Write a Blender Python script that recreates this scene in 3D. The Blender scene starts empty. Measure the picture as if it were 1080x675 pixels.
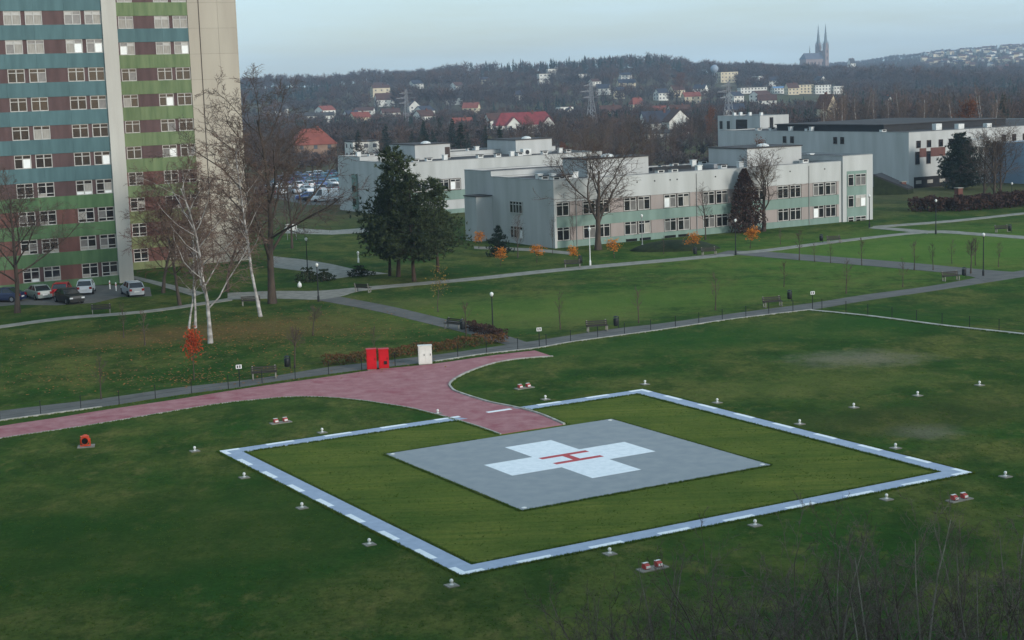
import bpy, math, random
import numpy as np
from mathutils import Vector, Matrix

sc = bpy.context.scene
col = sc.collection
PI = math.pi
GRID = math.radians(29.716)            # the site's building grid against the view axis

# ---------------------------------------------------------------- camera
cd = bpy.data.cameras.new('camera')
cd.sensor_width = 36.0
cd.lens = 36.0 * 1714.55 / 1080.0
cd.clip_start = 0.5
cd.clip_end = 12000.0
cam = bpy.data.objects.new('camera', cd)
col.objects.link(cam)
pit, rol = 0.143111, -0.033547
fw = Vector((0, math.cos(pit), -math.sin(pit)))
up = Vector((0, math.sin(pit), math.cos(pit)))
rt = Vector((1, 0, 0))
r2 = rt * math.cos(rol) + up * math.sin(rol)
u2 = up * math.cos(rol) - rt * math.sin(rol)
cam.matrix_world = Matrix(((r2.x, u2.x, -fw.x, 0), (r2.y, u2.y, -fw.y, 0), (r2.z, u2.z, -fw.z, 20.006), (0, 0, 0, 1)))
sc.camera = cam

# ---------------------------------------------------------------- sky, sun, exposure
SUN_AZ, SUN_EL = math.radians(136), math.radians(17)
world = bpy.data.worlds.new('World')
sc.world = world
world.use_nodes = True
wn, wl = world.node_tree.nodes, world.node_tree.links
bg = wn['Background']
sky = wn.new('ShaderNodeTexSky')
sky.sky_type = 'NISHITA'
sky.sun_disc = False
sky.sun_elevation = SUN_EL
sky.sun_rotation = SUN_AZ
sky.altitude = 250
sky.air_density = 1.2
sky.dust_density = 1.0
sky.ozone_density = 3.0
wtc = wn.new('ShaderNodeTexCoord')
wmp = wn.new('ShaderNodeMapping'); wmp.inputs['Scale'].default_value = (1.0, 1.0, 9.0)
wl.new(wtc.outputs['Generated'], wmp.inputs['Vector'])
wno = wn.new('ShaderNodeTexNoise'); wno.inputs['Scale'].default_value = 2.6; wno.inputs['Detail'].default_value = 6; wno.inputs['Roughness'].default_value = 0.55
wl.new(wmp.outputs['Vector'], wno.inputs['Vector'])
wrm = wn.new('ShaderNodeMapRange'); wrm.inputs['From Min'].default_value = 0.35; wrm.inputs['From Max'].default_value = 0.7
wrm.inputs['To Min'].default_value = 0.36; wrm.inputs['To Max'].default_value = 0.80
wl.new(wno.outputs['Fac'], wrm.inputs['Value'])
wmx = wn.new('ShaderNodeMix'); wmx.data_type = 'RGBA'
wl.new(wrm.outputs['Result'], wmx.inputs['Factor'])
wl.new(sky.outputs['Color'], wmx.inputs['A'])
wmx.inputs['B'].default_value = (5.6, 7.6, 8.9, 1)
wl.new(wmx.outputs['Result'], bg.inputs['Color'])
bg.inputs['Strength'].default_value = 0.15
sl = bpy.data.lights.new('sun', 'SUN')
sl.energy = 2.8
sl.angle = math.radians(10)
sl.color = (1.0, 0.96, 0.90)
sun = bpy.data.objects.new('sun', sl)
col.objects.link(sun)
sd = Vector((math.sin(SUN_AZ) * math.cos(SUN_EL), math.cos(SUN_AZ) * math.cos(SUN_EL), math.sin(SUN_EL)))
sun.rotation_euler = sd.to_track_quat('Z', 'Y').to_euler()
sun.location = (60, -60, 80)
sc.view_settings.view_transform = 'Standard'
sc.view_settings.look = 'None'
sc.view_settings.gamma = 1.0
sc.view_settings.use_curve_mapping = False
sc.view_settings.exposure = -0.17

# ---------------------------------------------------------------- materials
MATS = {}

def srgb(r, g, b):
    f = lambda c: (c / 255) / 12.92 if c / 255 <= 0.04045 else ((c / 255 + 0.055) / 1.055) ** 2.4
    return (f(r), f(g), f(b))

def mat(name, c, rough=0.85, c2=None, scale=1.0, stretch=(1, 1, 1), bump=0.0, bscale=20.0, metal=0.0, spec=0.3, detail=4, rnd=0.0, trans=0.0):
    """plain procedural surface: two tones mixed by noise, fine relief, optional per-object tone"""
    m = bpy.data.materials.new(name)
    m.use_nodes = True
    n, l = m.node_tree.nodes, m.node_tree.links
    b = n['Principled BSDF']
    b.inputs['Roughness'].default_value = rough
    b.inputs['Metallic'].default_value = metal
    b.inputs['Specular IOR Level'].default_value = spec
    tc = n.new('ShaderNodeTexCoord')
    mp = n.new('ShaderNodeMapping'); mp.inputs['Scale'].default_value = stretch
    l.new(tc.outputs['Object'], mp.inputs['Vector'])
    if c2 is None:
        c2 = tuple(x * 0.78 for x in c)
    no = n.new('ShaderNodeTexNoise'); no.inputs['Scale'].default_value = scale; no.inputs['Detail'].default_value = detail
    l.new(mp.outputs['Vector'], no.inputs['Vector'])
    rm = n.new('ShaderNodeMapRange'); rm.inputs['From Min'].default_value = 0.32; rm.inputs['From Max'].default_value = 0.68
    l.new(no.outputs['Fac'], rm.inputs['Value'])
    mx = n.new('ShaderNodeMix'); mx.data_type = 'RGBA'
    mx.inputs['A'].default_value = (*c, 1); mx.inputs['B'].default_value = (*c2, 1)
    l.new(rm.outputs['Result'], mx.inputs['Factor'])
    out = mx.outputs['Result']
    if rnd:
        oi = n.new('ShaderNodeObjectInfo')
        hs = n.new('ShaderNodeHueSaturation')
        r1 = n.new('ShaderNodeMapRange'); r1.inputs['To Min'].default_value = 1 - rnd; r1.inputs['To Max'].default_value = 1 + rnd
        l.new(oi.outputs['Random'], r1.inputs['Value'])
        l.new(r1.outputs['Result'], hs.inputs['Value'])
        l.new(out, hs.inputs['Color'])
        out = hs.outputs['Color']
    l.new(out, b.inputs['Base Color'])
    if bump:
        n2 = n.new('ShaderNodeTexNoise'); n2.inputs['Scale'].default_value = bscale; n2.inputs['Detail'].default_value = 3
        l.new(mp.outputs['Vector'], n2.inputs['Vector'])
        bp = n.new('ShaderNodeBump'); bp.inputs['Strength'].default_value = bump; bp.inputs['Distance'].default_value = 0.05
        l.new(n2.outputs['Fac'], bp.inputs['Height'])
        l.new(bp.outputs['Normal'], b.inputs['Normal'])
    if trans:
        b.inputs['Subsurface Weight'].default_value = 0.0
        tr = n.new('ShaderNodeBsdfTranslucent'); l.new(out, tr.inputs['Color'])
        ms = n.new('ShaderNodeMixShader'); ms.inputs['Fac'].default_value = trans
        l.new(b.outputs['BSDF'], ms.inputs[1]); l.new(tr.outputs['BSDF'], ms.inputs[2])
        l.new(ms.outputs['Shader'], n['Material Output'].inputs['Surface'])
    MATS[name] = m
    return m

mat('teal', srgb(84, 112, 114), 0.75, srgb(72, 98, 100), 0.8, (2, 2, 0.3), 0.05, 3, detail=8, rnd=0.05)
mat('lime', srgb(114, 128, 90), 0.75, srgb(90, 108, 72), 0.8, (2, 2, 0.3), 0.05, 3, detail=8, rnd=0.06)
mat('leafgreen', srgb(88, 116, 78), 0.75, srgb(70, 98, 64), 0.8, (2, 2, 0.3), 0.05, 3, detail=8, rnd=0.06)
mat('olive', srgb(118, 124, 84), 0.75, srgb(96, 104, 68), 0.8, (2, 2, 0.3), 0.05, 3, detail=8, rnd=0.06)
mat('brownpanel', srgb(92, 70, 68), 0.7, srgb(78, 58, 56), 0.8, (2, 2, 0.4), 0.05, 3, rnd=0.08)
mat('rustpanel', srgb(108, 72, 64), 0.7, srgb(92, 60, 54), 0.8, (2, 2, 0.4), 0.05, 3, rnd=0.08)
mat('concretepier', srgb(190, 186, 176), 0.85, srgb(176, 170, 160), 0.8, (1.0, 1.0, 0.12), 0.1, 6, detail=8)
mat('beigewall', srgb(178, 169, 153), 0.85, srgb(166, 156, 141), 0.7, (0.7, 0.7, 0.12), 0.1, 6, detail=8, rnd=0.03)
mat('joint', srgb(96, 88, 80), 0.9)
mat('wallcore', srgb(92, 84, 78), 0.9)
mat('whitewall', srgb(188, 188, 185), 0.85, srgb(170, 170, 166), 0.7, (0.8, 0.8, 0.12), 0.1, 5, detail=8)
mat('greenband', srgb(126, 146, 136), 0.8, srgb(112, 132, 122), 0.8, (1.2, 1.2, 0.2), 0.05, 4)
mat('taupe', srgb(160, 148, 142), 0.8, srgb(146, 134, 128), 0.6, (1, 1, 0.3), 0.05, 4)
mat('rooffelt', srgb(78, 74, 72), 0.9, srgb(58, 54, 54), 0.25, (1, 1, 1), 0.1, 4)
mat('copingmetal', srgb(150, 150, 148), 0.5, None, 1.0, metal=0.3)
mat('ventwhite', srgb(224, 224, 220), 0.6, srgb(196, 196, 190), 2.0)
mat('ventdark', srgb(48, 48, 50), 0.7)
mat('bluegrey', srgb(126, 146, 164), 0.8, srgb(110, 130, 150), 0.3, (1, 1, 0.2))  # front wing: bluish tone of its shaded face put into the wall colour
mat('frame', srgb(190, 187, 181), 0.55, srgb(168, 164, 157), 2.0)
mat('framedark', srgb(70, 54, 48), 0.6, None, 2.0)
mat('glassdark', srgb(36, 34, 36), 0.12, srgb(22, 22, 24), 0.7, spec=0.6)
mat('glassgrey', srgb(120, 116, 112), 0.3, srgb(90, 88, 86), 1.5, spec=0.5)
mat('curtain', srgb(170, 164, 154), 0.7, srgb(140, 134, 126), 3.0, (6, 6, 0.4))
mat('blind', srgb(244, 244, 240), 0.6, srgb(232, 232, 228), 2.0)
mat('darkrecess', srgb(40, 38, 38), 0.9)
mat('asphalt', srgb(104, 101, 96), 0.9, srgb(86, 84, 80), 0.6, bump=0.2, bscale=40, detail=8)
mat('concrete', srgb(148, 144, 134), 0.9, srgb(118, 115, 106), 1.2, bump=0.15, bscale=30, detail=8)
mat('kerbstone', srgb(186, 182, 172), 0.9, srgb(142, 138, 128), 2.0, bump=0.15, bscale=30)
mat('padpaint', srgb(148, 152, 153), 0.75, srgb(136, 142, 145), 1.3, bump=0.05, bscale=60, detail=12)
mat('bluepaint', srgb(162, 174, 192), 0.65, srgb(148, 161, 180), 2.0, bump=0.05, bscale=60, detail=8)
mat('whitepaint', srgb(240, 243, 244), 0.6, srgb(224, 229, 231), 3.0, detail=12)
mat('redpaint', srgb(196, 62, 62), 0.55, srgb(176, 52, 54), 2.0)
mat('cabinetred', srgb(196, 20, 30), 0.45, srgb(176, 16, 26), 1.5)
mat('cabinetwhite', srgb(226, 224, 214), 0.5, srgb(206, 204, 194), 1.5)
mat('blackmetal', srgb(38, 40, 42), 0.5, None, 3, metal=0.2)
mat('greymetal', srgb(150, 152, 154), 0.45, None, 3, metal=0.5)
mat('whitemetal', srgb(226, 226, 222), 0.5, None, 3)
mat('lampglobe', srgb(232, 230, 224), 0.35, srgb(215, 213, 206), 3)
mat('benchwood', srgb(58, 54, 46), 0.8, srgb(44, 40, 36), 3, (1, 8, 8))
mat('orangemetal', srgb(216, 74, 34), 0.5, srgb(190, 60, 26), 3)
mat('redlens', srgb(178, 66, 60), 0.4, None, 4)
mat('bark', srgb(84, 72, 62), 0.95, srgb(60, 52, 46), 3, (1, 1, 0.3), 0.4, 12, rnd=0.15)
mat('twig', srgb(96, 80, 70), 0.95, srgb(78, 64, 56), 2, rnd=0.2)
mat('twigred', srgb(104, 72, 62), 0.95, srgb(84, 56, 50), 2, rnd=0.2)
mat('birchbark', srgb(196, 190, 184), 0.85, srgb(96, 88, 82), 1.3, (1, 1, 1.2), 0.2, 8, detail=6)
mat('birchtwig', srgb(120, 98, 84), 0.95, srgb(96, 78, 68), 2, rnd=0.1)
mat('shrubtwig', srgb(118, 104, 94), 0.95, srgb(86, 76, 70), 2, rnd=0.25)
mat('palestem', srgb(150, 142, 130), 0.95, srgb(112, 104, 94), 2, rnd=0.2)
mat('pinebark', srgb(72, 56, 46), 0.95, srgb(52, 42, 36), 3, (1, 1, 0.3), 0.4, 10)
mat('needle', srgb(72, 82, 48), 0.8, srgb(46, 58, 36), 0.6, rnd=0.12, trans=0.15)
mat('needledark', srgb(38, 54, 40), 0.8, srgb(26, 40, 32), 0.6, rnd=0.15, trans=0.1)
mat('orangeleaf', srgb(220, 148, 56), 0.8, srgb(196, 112, 40), 2.5, rnd=0.1, trans=0.3)
mat('redleaf', srgb(196, 82, 40), 0.8, srgb(160, 64, 34), 2.5, rnd=0.1, trans=0.3)
mat('yellowleaf', srgb(158, 132, 60), 0.8, srgb(120, 96, 44), 2.5, rnd=0.1, trans=0.3)
mat('rustleaf', srgb(128, 78, 50), 0.85, srgb(100, 62, 44), 0.5, rnd=0.1, trans=0.2)
mat('brownleaf', srgb(84, 58, 48), 0.9, srgb(60, 44, 40), 1.2, rnd=0.1, trans=0.2)
mat('hedgeleaf', srgb(118, 76, 48), 0.9, srgb(78, 72, 40), 0.9, trans=0.2)
mat('bushgreen', srgb(50, 60, 34), 0.9, srgb(34, 44, 26), 1.5, trans=0.2)
mat('litter', srgb(150, 104, 52), 0.9, srgb(112, 74, 42), 3)
mat('tyre', srgb(26, 26, 27), 0.85)
mat('rim', srgb(150, 152, 156), 0.35, metal=0.7)
mat('carglass', srgb(24, 28, 32), 0.08, srgb(18, 20, 24), spec=0.7)
mat('headlamp', srgb(220, 222, 224), 0.15, spec=0.7)
mat('taillamp', srgb(150, 16, 18), 0.25, spec=0.6)
mat('plate', srgb(230, 230, 226), 0.5)
for nm, c in dict(silver=(176, 180, 184), carred=(186, 22, 30), carblack=(22, 23, 26), carwhite=(228, 230, 230), greygreen=(138, 146, 140), carblue=(42, 76, 136), carnavy=(34, 44, 76), carteal=(60, 130, 150), cargrey=(96, 100, 106)).items():
    mat(nm, srgb(*c), 0.3, None, 0.5, spec=0.6)
mat('wallwhite', srgb(228, 224, 214), 0.85, srgb(206, 202, 192), 0.3, rnd=0.06)
mat('wallcream', srgb(216, 202, 172), 0.85, srgb(196, 180, 152), 0.3)
mat('wallbrick', srgb(150, 122, 102), 0.85, srgb(130, 104, 88), 0.5)
mat('roofred', srgb(142, 78, 64), 0.8, srgb(120, 64, 54), 0.5)
mat('roofcrimson', srgb(140, 62, 64), 0.8, srgb(116, 52, 54), 0.5)
mat('roofdark', srgb(62, 66, 78), 0.8, srgb(50, 52, 62), 0.5)
mat('roofbrown', srgb(92, 62, 52), 0.8, srgb(74, 52, 46), 0.5)
mat('roofblue', srgb(110, 146, 184), 0.7, srgb(96, 130, 168), 0.3)
mat('churchbrick', srgb(144, 122, 114), 0.85, srgb(128, 108, 102), 0.1)
mat('churchslate', srgb(92, 92, 104), 0.8, srgb(78, 78, 90), 0.1)
mat('spirecopper', srgb(120, 128, 128), 0.7, srgb(104, 110, 112), 0.1)
mat('brickred', srgb(112, 72, 62), 0.85, srgb(92, 60, 52), 2.0)
mat('pylonsteel', srgb(150, 150, 152), 0.6, metal=0.2)

def add_mask(n, l, vec, cx, cy, rx, ry, rot=0.0, soft=0.6, noise=None, square=False):
    """soft ellipse on the ground with a ragged edge (a patch of soil, leaves, other grass or painted-in shade)"""
    mp = n.new('ShaderNodeMapping'); mp.vector_type = 'TEXTURE'
    mp.inputs['Location'].default_value = (cx, cy, 0); mp.inputs['Rotation'].default_value = (0, 0, rot)
    mp.inputs['Scale'].default_value = (rx, ry, 1)
    l.new(vec, mp.inputs['Vector'])
    ml = n.new('ShaderNodeVectorMath'); ml.operation = 'MULTIPLY'; ml.inputs[1].default_value = (1, 1, 0)
    l.new(mp.outputs['Vector'], ml.inputs[0])
    if square:
        ab = n.new('ShaderNodeVectorMath'); ab.operation = 'ABSOLUTE'; l.new(ml.outputs[0], ab.inputs[0])
        sp = n.new('ShaderNodeSeparateXYZ'); l.new(ab.outputs[0], sp.inputs[0])
        mxm = n.new('ShaderNodeMath'); mxm.operation = 'MAXIMUM'; l.new(sp.outputs['X'], mxm.inputs[0]); l.new(sp.outputs['Y'], mxm.inputs[1])
        lt = n.new('ShaderNodeMath'); lt.operation = 'LESS_THAN'; lt.inputs[1].default_value = 1.0; l.new(mxm.outputs[0], lt.inputs[0])
        return lt.outputs[0]
    ln = n.new('ShaderNodeVectorMath'); ln.operation = 'LENGTH'
    l.new(ml.outputs[0], ln.inputs[0])
    ad = n.new('ShaderNodeMath'); ad.operation = 'MULTIPLY_ADD'; ad.inputs[1].default_value = 1.6
    l.new(noise, ad.inputs[0])
    l.new(ln.outputs['Value'], ad.inputs[2])
    rm = n.new('ShaderNodeMapRange'); rm.interpolation_type = 'SMOOTHSTEP'
    rm.inputs['From Min'].default_value = 1.8 + 0.0; rm.inputs['From Max'].default_value = 1.8 - soft
    l.new(ad.outputs[0], rm.inputs['Value'])
    return rm.outputs['Result']

def ground_material():
    m = bpy.data.materials.new('lawn'); m.use_nodes = True
    n, l = m.node_tree.nodes, m.node_tree.links
    b = n['Principled BSDF']; b.inputs['Roughness'].default_value = 0.95; b.inputs['Specular IOR Level'].default_value = 0.02
    tc = n.new('ShaderNodeTexCoord'); P = tc.outputs['Object']
    def noise(s, d=5, st=(1, 1, 1), rough=0.55, rot=0.0):
        mp = n.new('ShaderNodeMapping'); mp.inputs['Scale'].default_value = st; mp.inputs['Rotation'].default_value = (0, 0, rot)
        l.new(P, mp.inputs['Vector'])
        t = n.new('ShaderNodeTexNoise'); t.inputs['Scale'].default_value = s; t.inputs['Detail'].default_value = d; t.inputs['Roughness'].default_value = rough
        l.new(mp.outputs['Vector'], t.inputs['Vector']); return t.outputs['Fac']
    def ramp(v, a, bb):
        r = n.new('ShaderNodeMapRange'); r.inputs['From Min'].default_value = a; r.inputs['From Max'].default_value = bb
        l.new(v, r.inputs['Value']); return r.outputs['Result']
    def mix(f, a, bb, amt=1.0):
        x = n.new('ShaderNodeMix'); x.data_type = 'RGBA'
        if amt != 1.0:
            mm = n.new('ShaderNodeMath'); mm.operation = 'MULTIPLY'; mm.inputs[1].default_value = amt; l.new(f, mm.inputs[0]); f = mm.outputs[0]
        l.new(f, x.inputs['Factor'])
        for k, v in (('A', a), ('B', bb)):
            if isinstance(v, tuple): x.inputs[k].default_value = (*v, 1)
            else: l.new(v, x.inputs[k])
        return x.outputs['Result']
    c = mix(ramp(noise(0.11, 7, (1, 1, 1), 0.62), 0.40, 0.60), srgb(50, 80, 33), srgb(94, 98, 50))
    c = mix(ramp(noise(0.30, 7, (1.0, 0.6, 1), 0.66, 0.5), 0.46, 0.62), c, srgb(40, 66, 27), 0.75)
    c = mix(ramp(noise(1.9, 7, (1, 0.6, 1), 0.75), 0.46, 0.66), c, srgb(40, 56, 25), 0.6)
    c = mix(ramp(noise(0.55, 7, (1, 0.6, 1), 0.75, -0.3), 0.54, 0.68), c, srgb(116, 108, 64), 0.6)
    edge = noise(0.6, 9, (1, 1, 1), 0.72)
    LITTER, SOIL = srgb(112, 88, 56), srgb(128, 120, 104)
    for cx, cy, rx, ry, rot, colr, amt in [(-24.52, 138.59, 22, 9, 0.4, LITTER, 0.75), (-16.83, 135.78, 14, 6, 0.3, LITTER, 0.4), (24.51, 113.92, 7, 5, 0, SOIL, 0.55), (22.97, 89.48, 3, 3, 0, SOIL, 0.5), (3.65, 82.07, 17, 17, 0.5, srgb(104, 112, 50), 0.5), (4.92, 139.12, 14, 9, 0.3, srgb(110, 116, 62), 0.45), (-9.79, 152.13, 14, 6, 0.3, srgb(110, 108, 66), 0.4), (50.95, 183.99, 55, 38, 0.3, srgb(92, 122, 52), 0.65), (21.00, 127.31, 48, 9, 0.35, srgb(44, 80, 32), 0.6), (-24.33, 104.38, 26, 7, 0.3, srgb(46, 78, 32), 0.5), (-15.33, 73.56, 30, 16, 0.2, srgb(46, 70, 28), 0.6), (19.73, 104.77, 14, 6, 0.3, srgb(98, 104, 54), 0.5), (9.67, 148.52, 40, 14, 0.3, srgb(90, 112, 50), 0.7), (22.07, 93.60, 18, 6, 0.3, srgb(60, 66, 36), 0.5)]:  # wide near-left dark green ellipse: lush grass with shade painted into its colour
        c = mix(add_mask(n, l, P, cx, cy, rx, ry, rot, 0.9, edge), c, colr, amt)
    # the mown square inside the painted border: drier, with mower lines
    inner = add_mask(n, l, P, 2.976, 84.965, 14.0, 14.0, GRID, square=True)
    mown = mix(ramp(noise(1.0, 4, (0.12, 2.6, 1), 0.6, -GRID), 0.35, 0.65), srgb(86, 102, 42), srgb(112, 116, 54))
    mown = mix(ramp(noise(0.25, 5), 0.4, 0.65), mown, srgb(50, 80, 33), 0.5)
    c = mix(inner, c, mown, 0.8)
    # drier, browner land beyond the park
    sx = n.new('ShaderNodeSeparateXYZ'); l.new(P, sx.inputs[0])
    far = ramp(sx.outputs['Y'], 225, 300)
    c = mix(far, c, mix(ramp(noise(0.012, 4), 0.42, 0.6), srgb(94, 82, 68), srgb(88, 86, 62)), 0.92)
    hv = n.new('ShaderNodeHueSaturation'); l.new(c, hv.inputs['Color'])
    gr = n.new('ShaderNodeMapRange'); gr.inputs['From Min'].default_value = 0.3; gr.inputs['From Max'].default_value = 0.7; gr.inputs['To Min'].default_value = 0.72; gr.inputs['To Max'].default_value = 1.28
    l.new(noise(4.5, 8, (1, 0.8, 1), 0.8), gr.inputs['Value']); l.new(gr.outputs['Result'], hv.inputs['Value'])
    c = hv.outputs['Color']
    l.new(c, b.inputs['Base Color'])
    bp = n.new('ShaderNodeBump'); bp.inputs['Strength'].default_value = 0.6; bp.inputs['Distance'].default_value = 0.12
    l.new(noise(7.0, 4, (1, 1, 1), 0.7), bp.inputs['Height']); l.new(bp.outputs['Normal'], b.inputs['Normal'])
    MATS['lawn'] = m

def paver_material():
    m = bpy.data.materials.new('redpaver'); m.use_nodes = True
    n, l = m.node_tree.nodes, m.node_tree.links
    b = n['Principled BSDF']; b.inputs['Roughness'].default_value = 0.9
    tc = n.new('ShaderNodeTexCoord')
    mp = n.new('ShaderNodeMapping'); mp.inputs['Rotation'].default_value = (0, 0, 0.9); l.new(tc.outputs['Object'], mp.inputs['Vector'])
    br = n.new('ShaderNodeTexBrick'); br.inputs['Scale'].default_value = 2.5
    br.inputs['Color1'].default_value = (*srgb(160, 100, 102), 1); br.inputs['Color2'].default_value = (*srgb(148, 88, 92), 1); br.inputs['Mortar'].default_value = (*srgb(150, 112, 110), 1)
    br.inputs['Mortar Size'].default_value = 0.015; l.new(mp.outputs['Vector'], br.inputs['Vector'])
    no = n.new('ShaderNodeTexNoise'); no.inputs['Scale'].default_value = 0.35; no.inputs['Detail'].default_value = 7; no.inputs['Roughness'].default_value = 0.65
    l.new(tc.outputs['Object'], no.inputs['Vector'])
    rm = n.new('ShaderNodeMapRange'); rm.inputs['From Min'].default_value = 0.52; rm.inputs['From Max'].default_value = 0.66; rm.inputs['To Max'].default_value = 0.75; l.new(no.outputs['Fac'], rm.inputs['Value'])
    mx = n.new('ShaderNodeMix'); mx.data_type = 'RGBA'; l.new(rm.outputs['Result'], mx.inputs['Factor'])
    l.new(br.outputs['Color'], mx.inputs['A']); mx.inputs['B'].default_value = (*srgb(138, 58, 70), 1)
    n3 = n.new('ShaderNodeTexNoise'); n3.inputs['Scale'].default_value = 1.1; n3.inputs['Detail'].default_value = 5; l.new(tc.outputs['Object'], n3.inputs['Vector'])
    r3 = n.new('ShaderNodeMapRange'); r3.inputs['From Min'].default_value = 0.42; r3.inputs['From Max'].default_value = 0.7; r3.inputs['To Max'].default_value = 0.6; l.new(n3.outputs['Fac'], r3.inputs['Value'])
    m3 = n.new('ShaderNodeMix'); m3.data_type = 'RGBA'; l.new(r3.outputs['Result'], m3.inputs['Factor']); l.new(mx.outputs['Result'], m3.inputs['A']); m3.inputs['B'].default_value = (*srgb(178, 130, 130), 1)
    l.new(m3.outputs['Result'], b.inputs['Base Color'])
    bp = n.new('ShaderNodeBump'); bp.inputs['Strength'].default_value = 0.2; bp.inputs['Distance'].default_value = 0.01; l.new(br.outputs['Fac'], bp.inputs['Height']); l.new(bp.outputs['Normal'], b.inputs['Normal'])
    MATS['redpaver'] = m
paver_material()

# ---------------------------------------------------------------- mesh helpers
class MB:
    def __init__(s): s.v = []; s.f = []; s.m = []
    def poly(s, pts, mi=0):
        i = len(s.v); s.v += [tuple(p) for p in pts]; s.f.append(tuple(range(i, i + len(pts)))); s.m.append(mi); return s
    def box(s, x0, x1, y0, y1, z0, z1, mi=0):
        i = len(s.v)
        s.v += [(x0, y0, z0), (x1, y0, z0), (x1, y1, z0), (x0, y1, z0), (x0, y0, z1), (x1, y0, z1), (x1, y1, z1), (x0, y1, z1)]
        for f in ((0, 3, 2, 1), (4, 5, 6, 7), (0, 1, 5, 4), (1, 2, 6, 5), (2, 3, 7, 6), (3, 0, 4, 7)):
            s.f.append(tuple(i + k for k in f)); s.m.append(mi)
        return s
    def hull8(s, a, b, mi=0):           # two quads, bottom and top, joined
        i = len(s.v); s.v += [tuple(p) for p in a] + [tuple(p) for p in b]
        for f in ((0, 3, 2, 1), (4, 5, 6, 7), (0, 1, 5, 4), (1, 2, 6, 5), (2, 3, 7, 6), (3, 0, 4, 7)):
            s.f.append(tuple(i + k for k in f)); s.m.append(mi)
        return s
    def prism(s, pts, z0, z1, mi=0):
        i = len(s.v); n = len(pts)
        s.v += [(p[0], p[1], z0) for p in pts] + [(p[0], p[1], z1) for p in pts]
        s.f.append(tuple(i + k for k in reversed(range(n)))); s.m.append(mi)
        s.f.append(tuple(i + n + k for k in range(n))); s.m.append(mi)
        for k in range(n):
            j = (k + 1) % n; s.f.append((i + k, i + j, i + n + j, i + n + k)); s.m.append(mi)
        return s
    def tube(s, pts, rad, n=6, mi=0, cap=True):
        rings = []
        last = len(pts) - 1
        for k, p in enumerate(pts):
            p = Vector(p)
            d = (Vector(pts[min(k + 1, last)]) - Vector(pts[max(k - 1, 0)]))
            d = d.normalized() if d.length > 1e-9 else Vector((0, 0, 1))
            a = d.orthogonal().normalized(); b = d.cross(a)
            i = len(s.v)
            if k == last and rad[k] < 1e-4:
                s.v.append(tuple(p)); rings.append([i])
            else:
                for q in range(n):
                    w = 2 * PI * q / n
                    s.v.append(tuple(p + (a * math.cos(w) + b * math.sin(w)) * rad[k]))
                rings.append(list(range(i, i + n)))
        for A, B in zip(rings, rings[1:]):
            if len(B) == 1:
                for q in range(n): s.f.append((A[q], A[(q + 1) % n], B[0])); s.m.append(mi)
            else:
                for q in range(n): s.f.append((A[q], A[(q + 1) % n], B[(q + 1) % n], B[q])); s.m.append(mi)
        if cap:
            s.f.append(tuple(reversed(rings[0]))); s.m.append(mi)
            if len(rings[-1]) > 2: s.f.append(tuple(rings[-1])); s.m.append(mi)
        return s
    def lathe(s, prof, n=12, cx=0, cy=0, mi=0):
        i = len(s.v)
        for r, z in prof:
            for q in range(n): s.v.append((cx + r * math.cos(2 * PI * q / n), cy + r * math.sin(2 * PI * q / n), z))
        for k in range(len(prof) - 1):
            for q in range(n):
                a, b = i + k * n + q, i + k * n + (q + 1) % n
                s.f.append((a, b, b + n, a + n)); s.m.append(mi)
        s.f.append(tuple(i + q for q in reversed(range(n)))); s.m.append(mi)
        s.f.append(tuple(i + (len(prof) - 1) * n + q for q in range(n))); s.m.append(mi)
        return s
    def mesh(s, name, mats, smooth=False):
        me = bpy.data.meshes.new(name)
        me.from_pydata(s.v, [], s.f)
        mats = mats if isinstance(mats, (list, tuple)) else [mats]
        for m in mats: me.materials.append(MATS[m])
        if len(mats) > 1: me.polygons.foreach_set('material_index', s.m)
        if smooth: me.polygons.foreach_set('use_smooth', [True] * len(me.polygons))
        me.update()
        return me
    def build(s, name, mats, parent=None, loc=None, rz=0, smooth=False):
        return link(name, s.mesh(name, mats, smooth), parent, loc, rz)

def link(name, me, parent=None, loc=None, rz=0, scale=None):
    o = bpy.data.objects.new(name, me)
    col.objects.link(o)
    if parent is not None: o.parent = parent
    if loc is not None: o.location = (loc[0], loc[1], loc[2] if len(loc) > 2 else 0)
    if rz: o.rotation_euler = (0, 0, rz)
    if scale is not None: o.scale = scale if isinstance(scale, tuple) else (scale,) * 3
    return o

def tag(o, label=None, cat=None, group=None, kind=None):
    if label: o['label'] = label
    if cat: o['category'] = cat
    if group: o['group'] = group
    if kind: o['kind'] = kind
    return o

def thing(name, label, cat, loc, rz=0, group=None):
    o = link(name, None, None, loc, rz)
    o.empty_display_size = 0.5
    return tag(o, label, cat, group)

def clone(root, loc, rz, label=None, group=None, scale=None):
    c = root.copy(); col.objects.link(c)
    c.location = (loc[0], loc[1], loc[2] if len(loc) > 2 else 0); c.rotation_euler = (0, 0, rz)
    if scale is not None: c.scale = scale if isinstance(scale, tuple) else (scale,) * 3
    if label: c['label'] = label
    if group: c['group'] = group
    for ch in list(root.children):
        d = ch.copy(); col.objects.link(d); d.parent = c
        for g in list(ch.children):
            e = g.copy(); col.objects.link(e); e.parent = d
    return c

def catmull(pts, n=6):
    out = []
    for i in range(len(pts) - 1):
        p0 = pts[max(i - 1, 0)]; p1 = pts[i]; p2 = pts[i + 1]; p3 = pts[min(i + 2, len(pts) - 1)]
        for k in range(n):
            t = k / n
            out.append(tuple(0.5 * (2 * p1[j] + (-p0[j] + p2[j]) * t + (2 * p0[j] - 5 * p1[j] + 4 * p2[j] - p3[j]) * t * t + (-p0[j] + 3 * p1[j] - 3 * p2[j] + p3[j]) * t ** 3) for j in (0, 1)))
    out.append(tuple(pts[-1][:2]))
    return out

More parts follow.
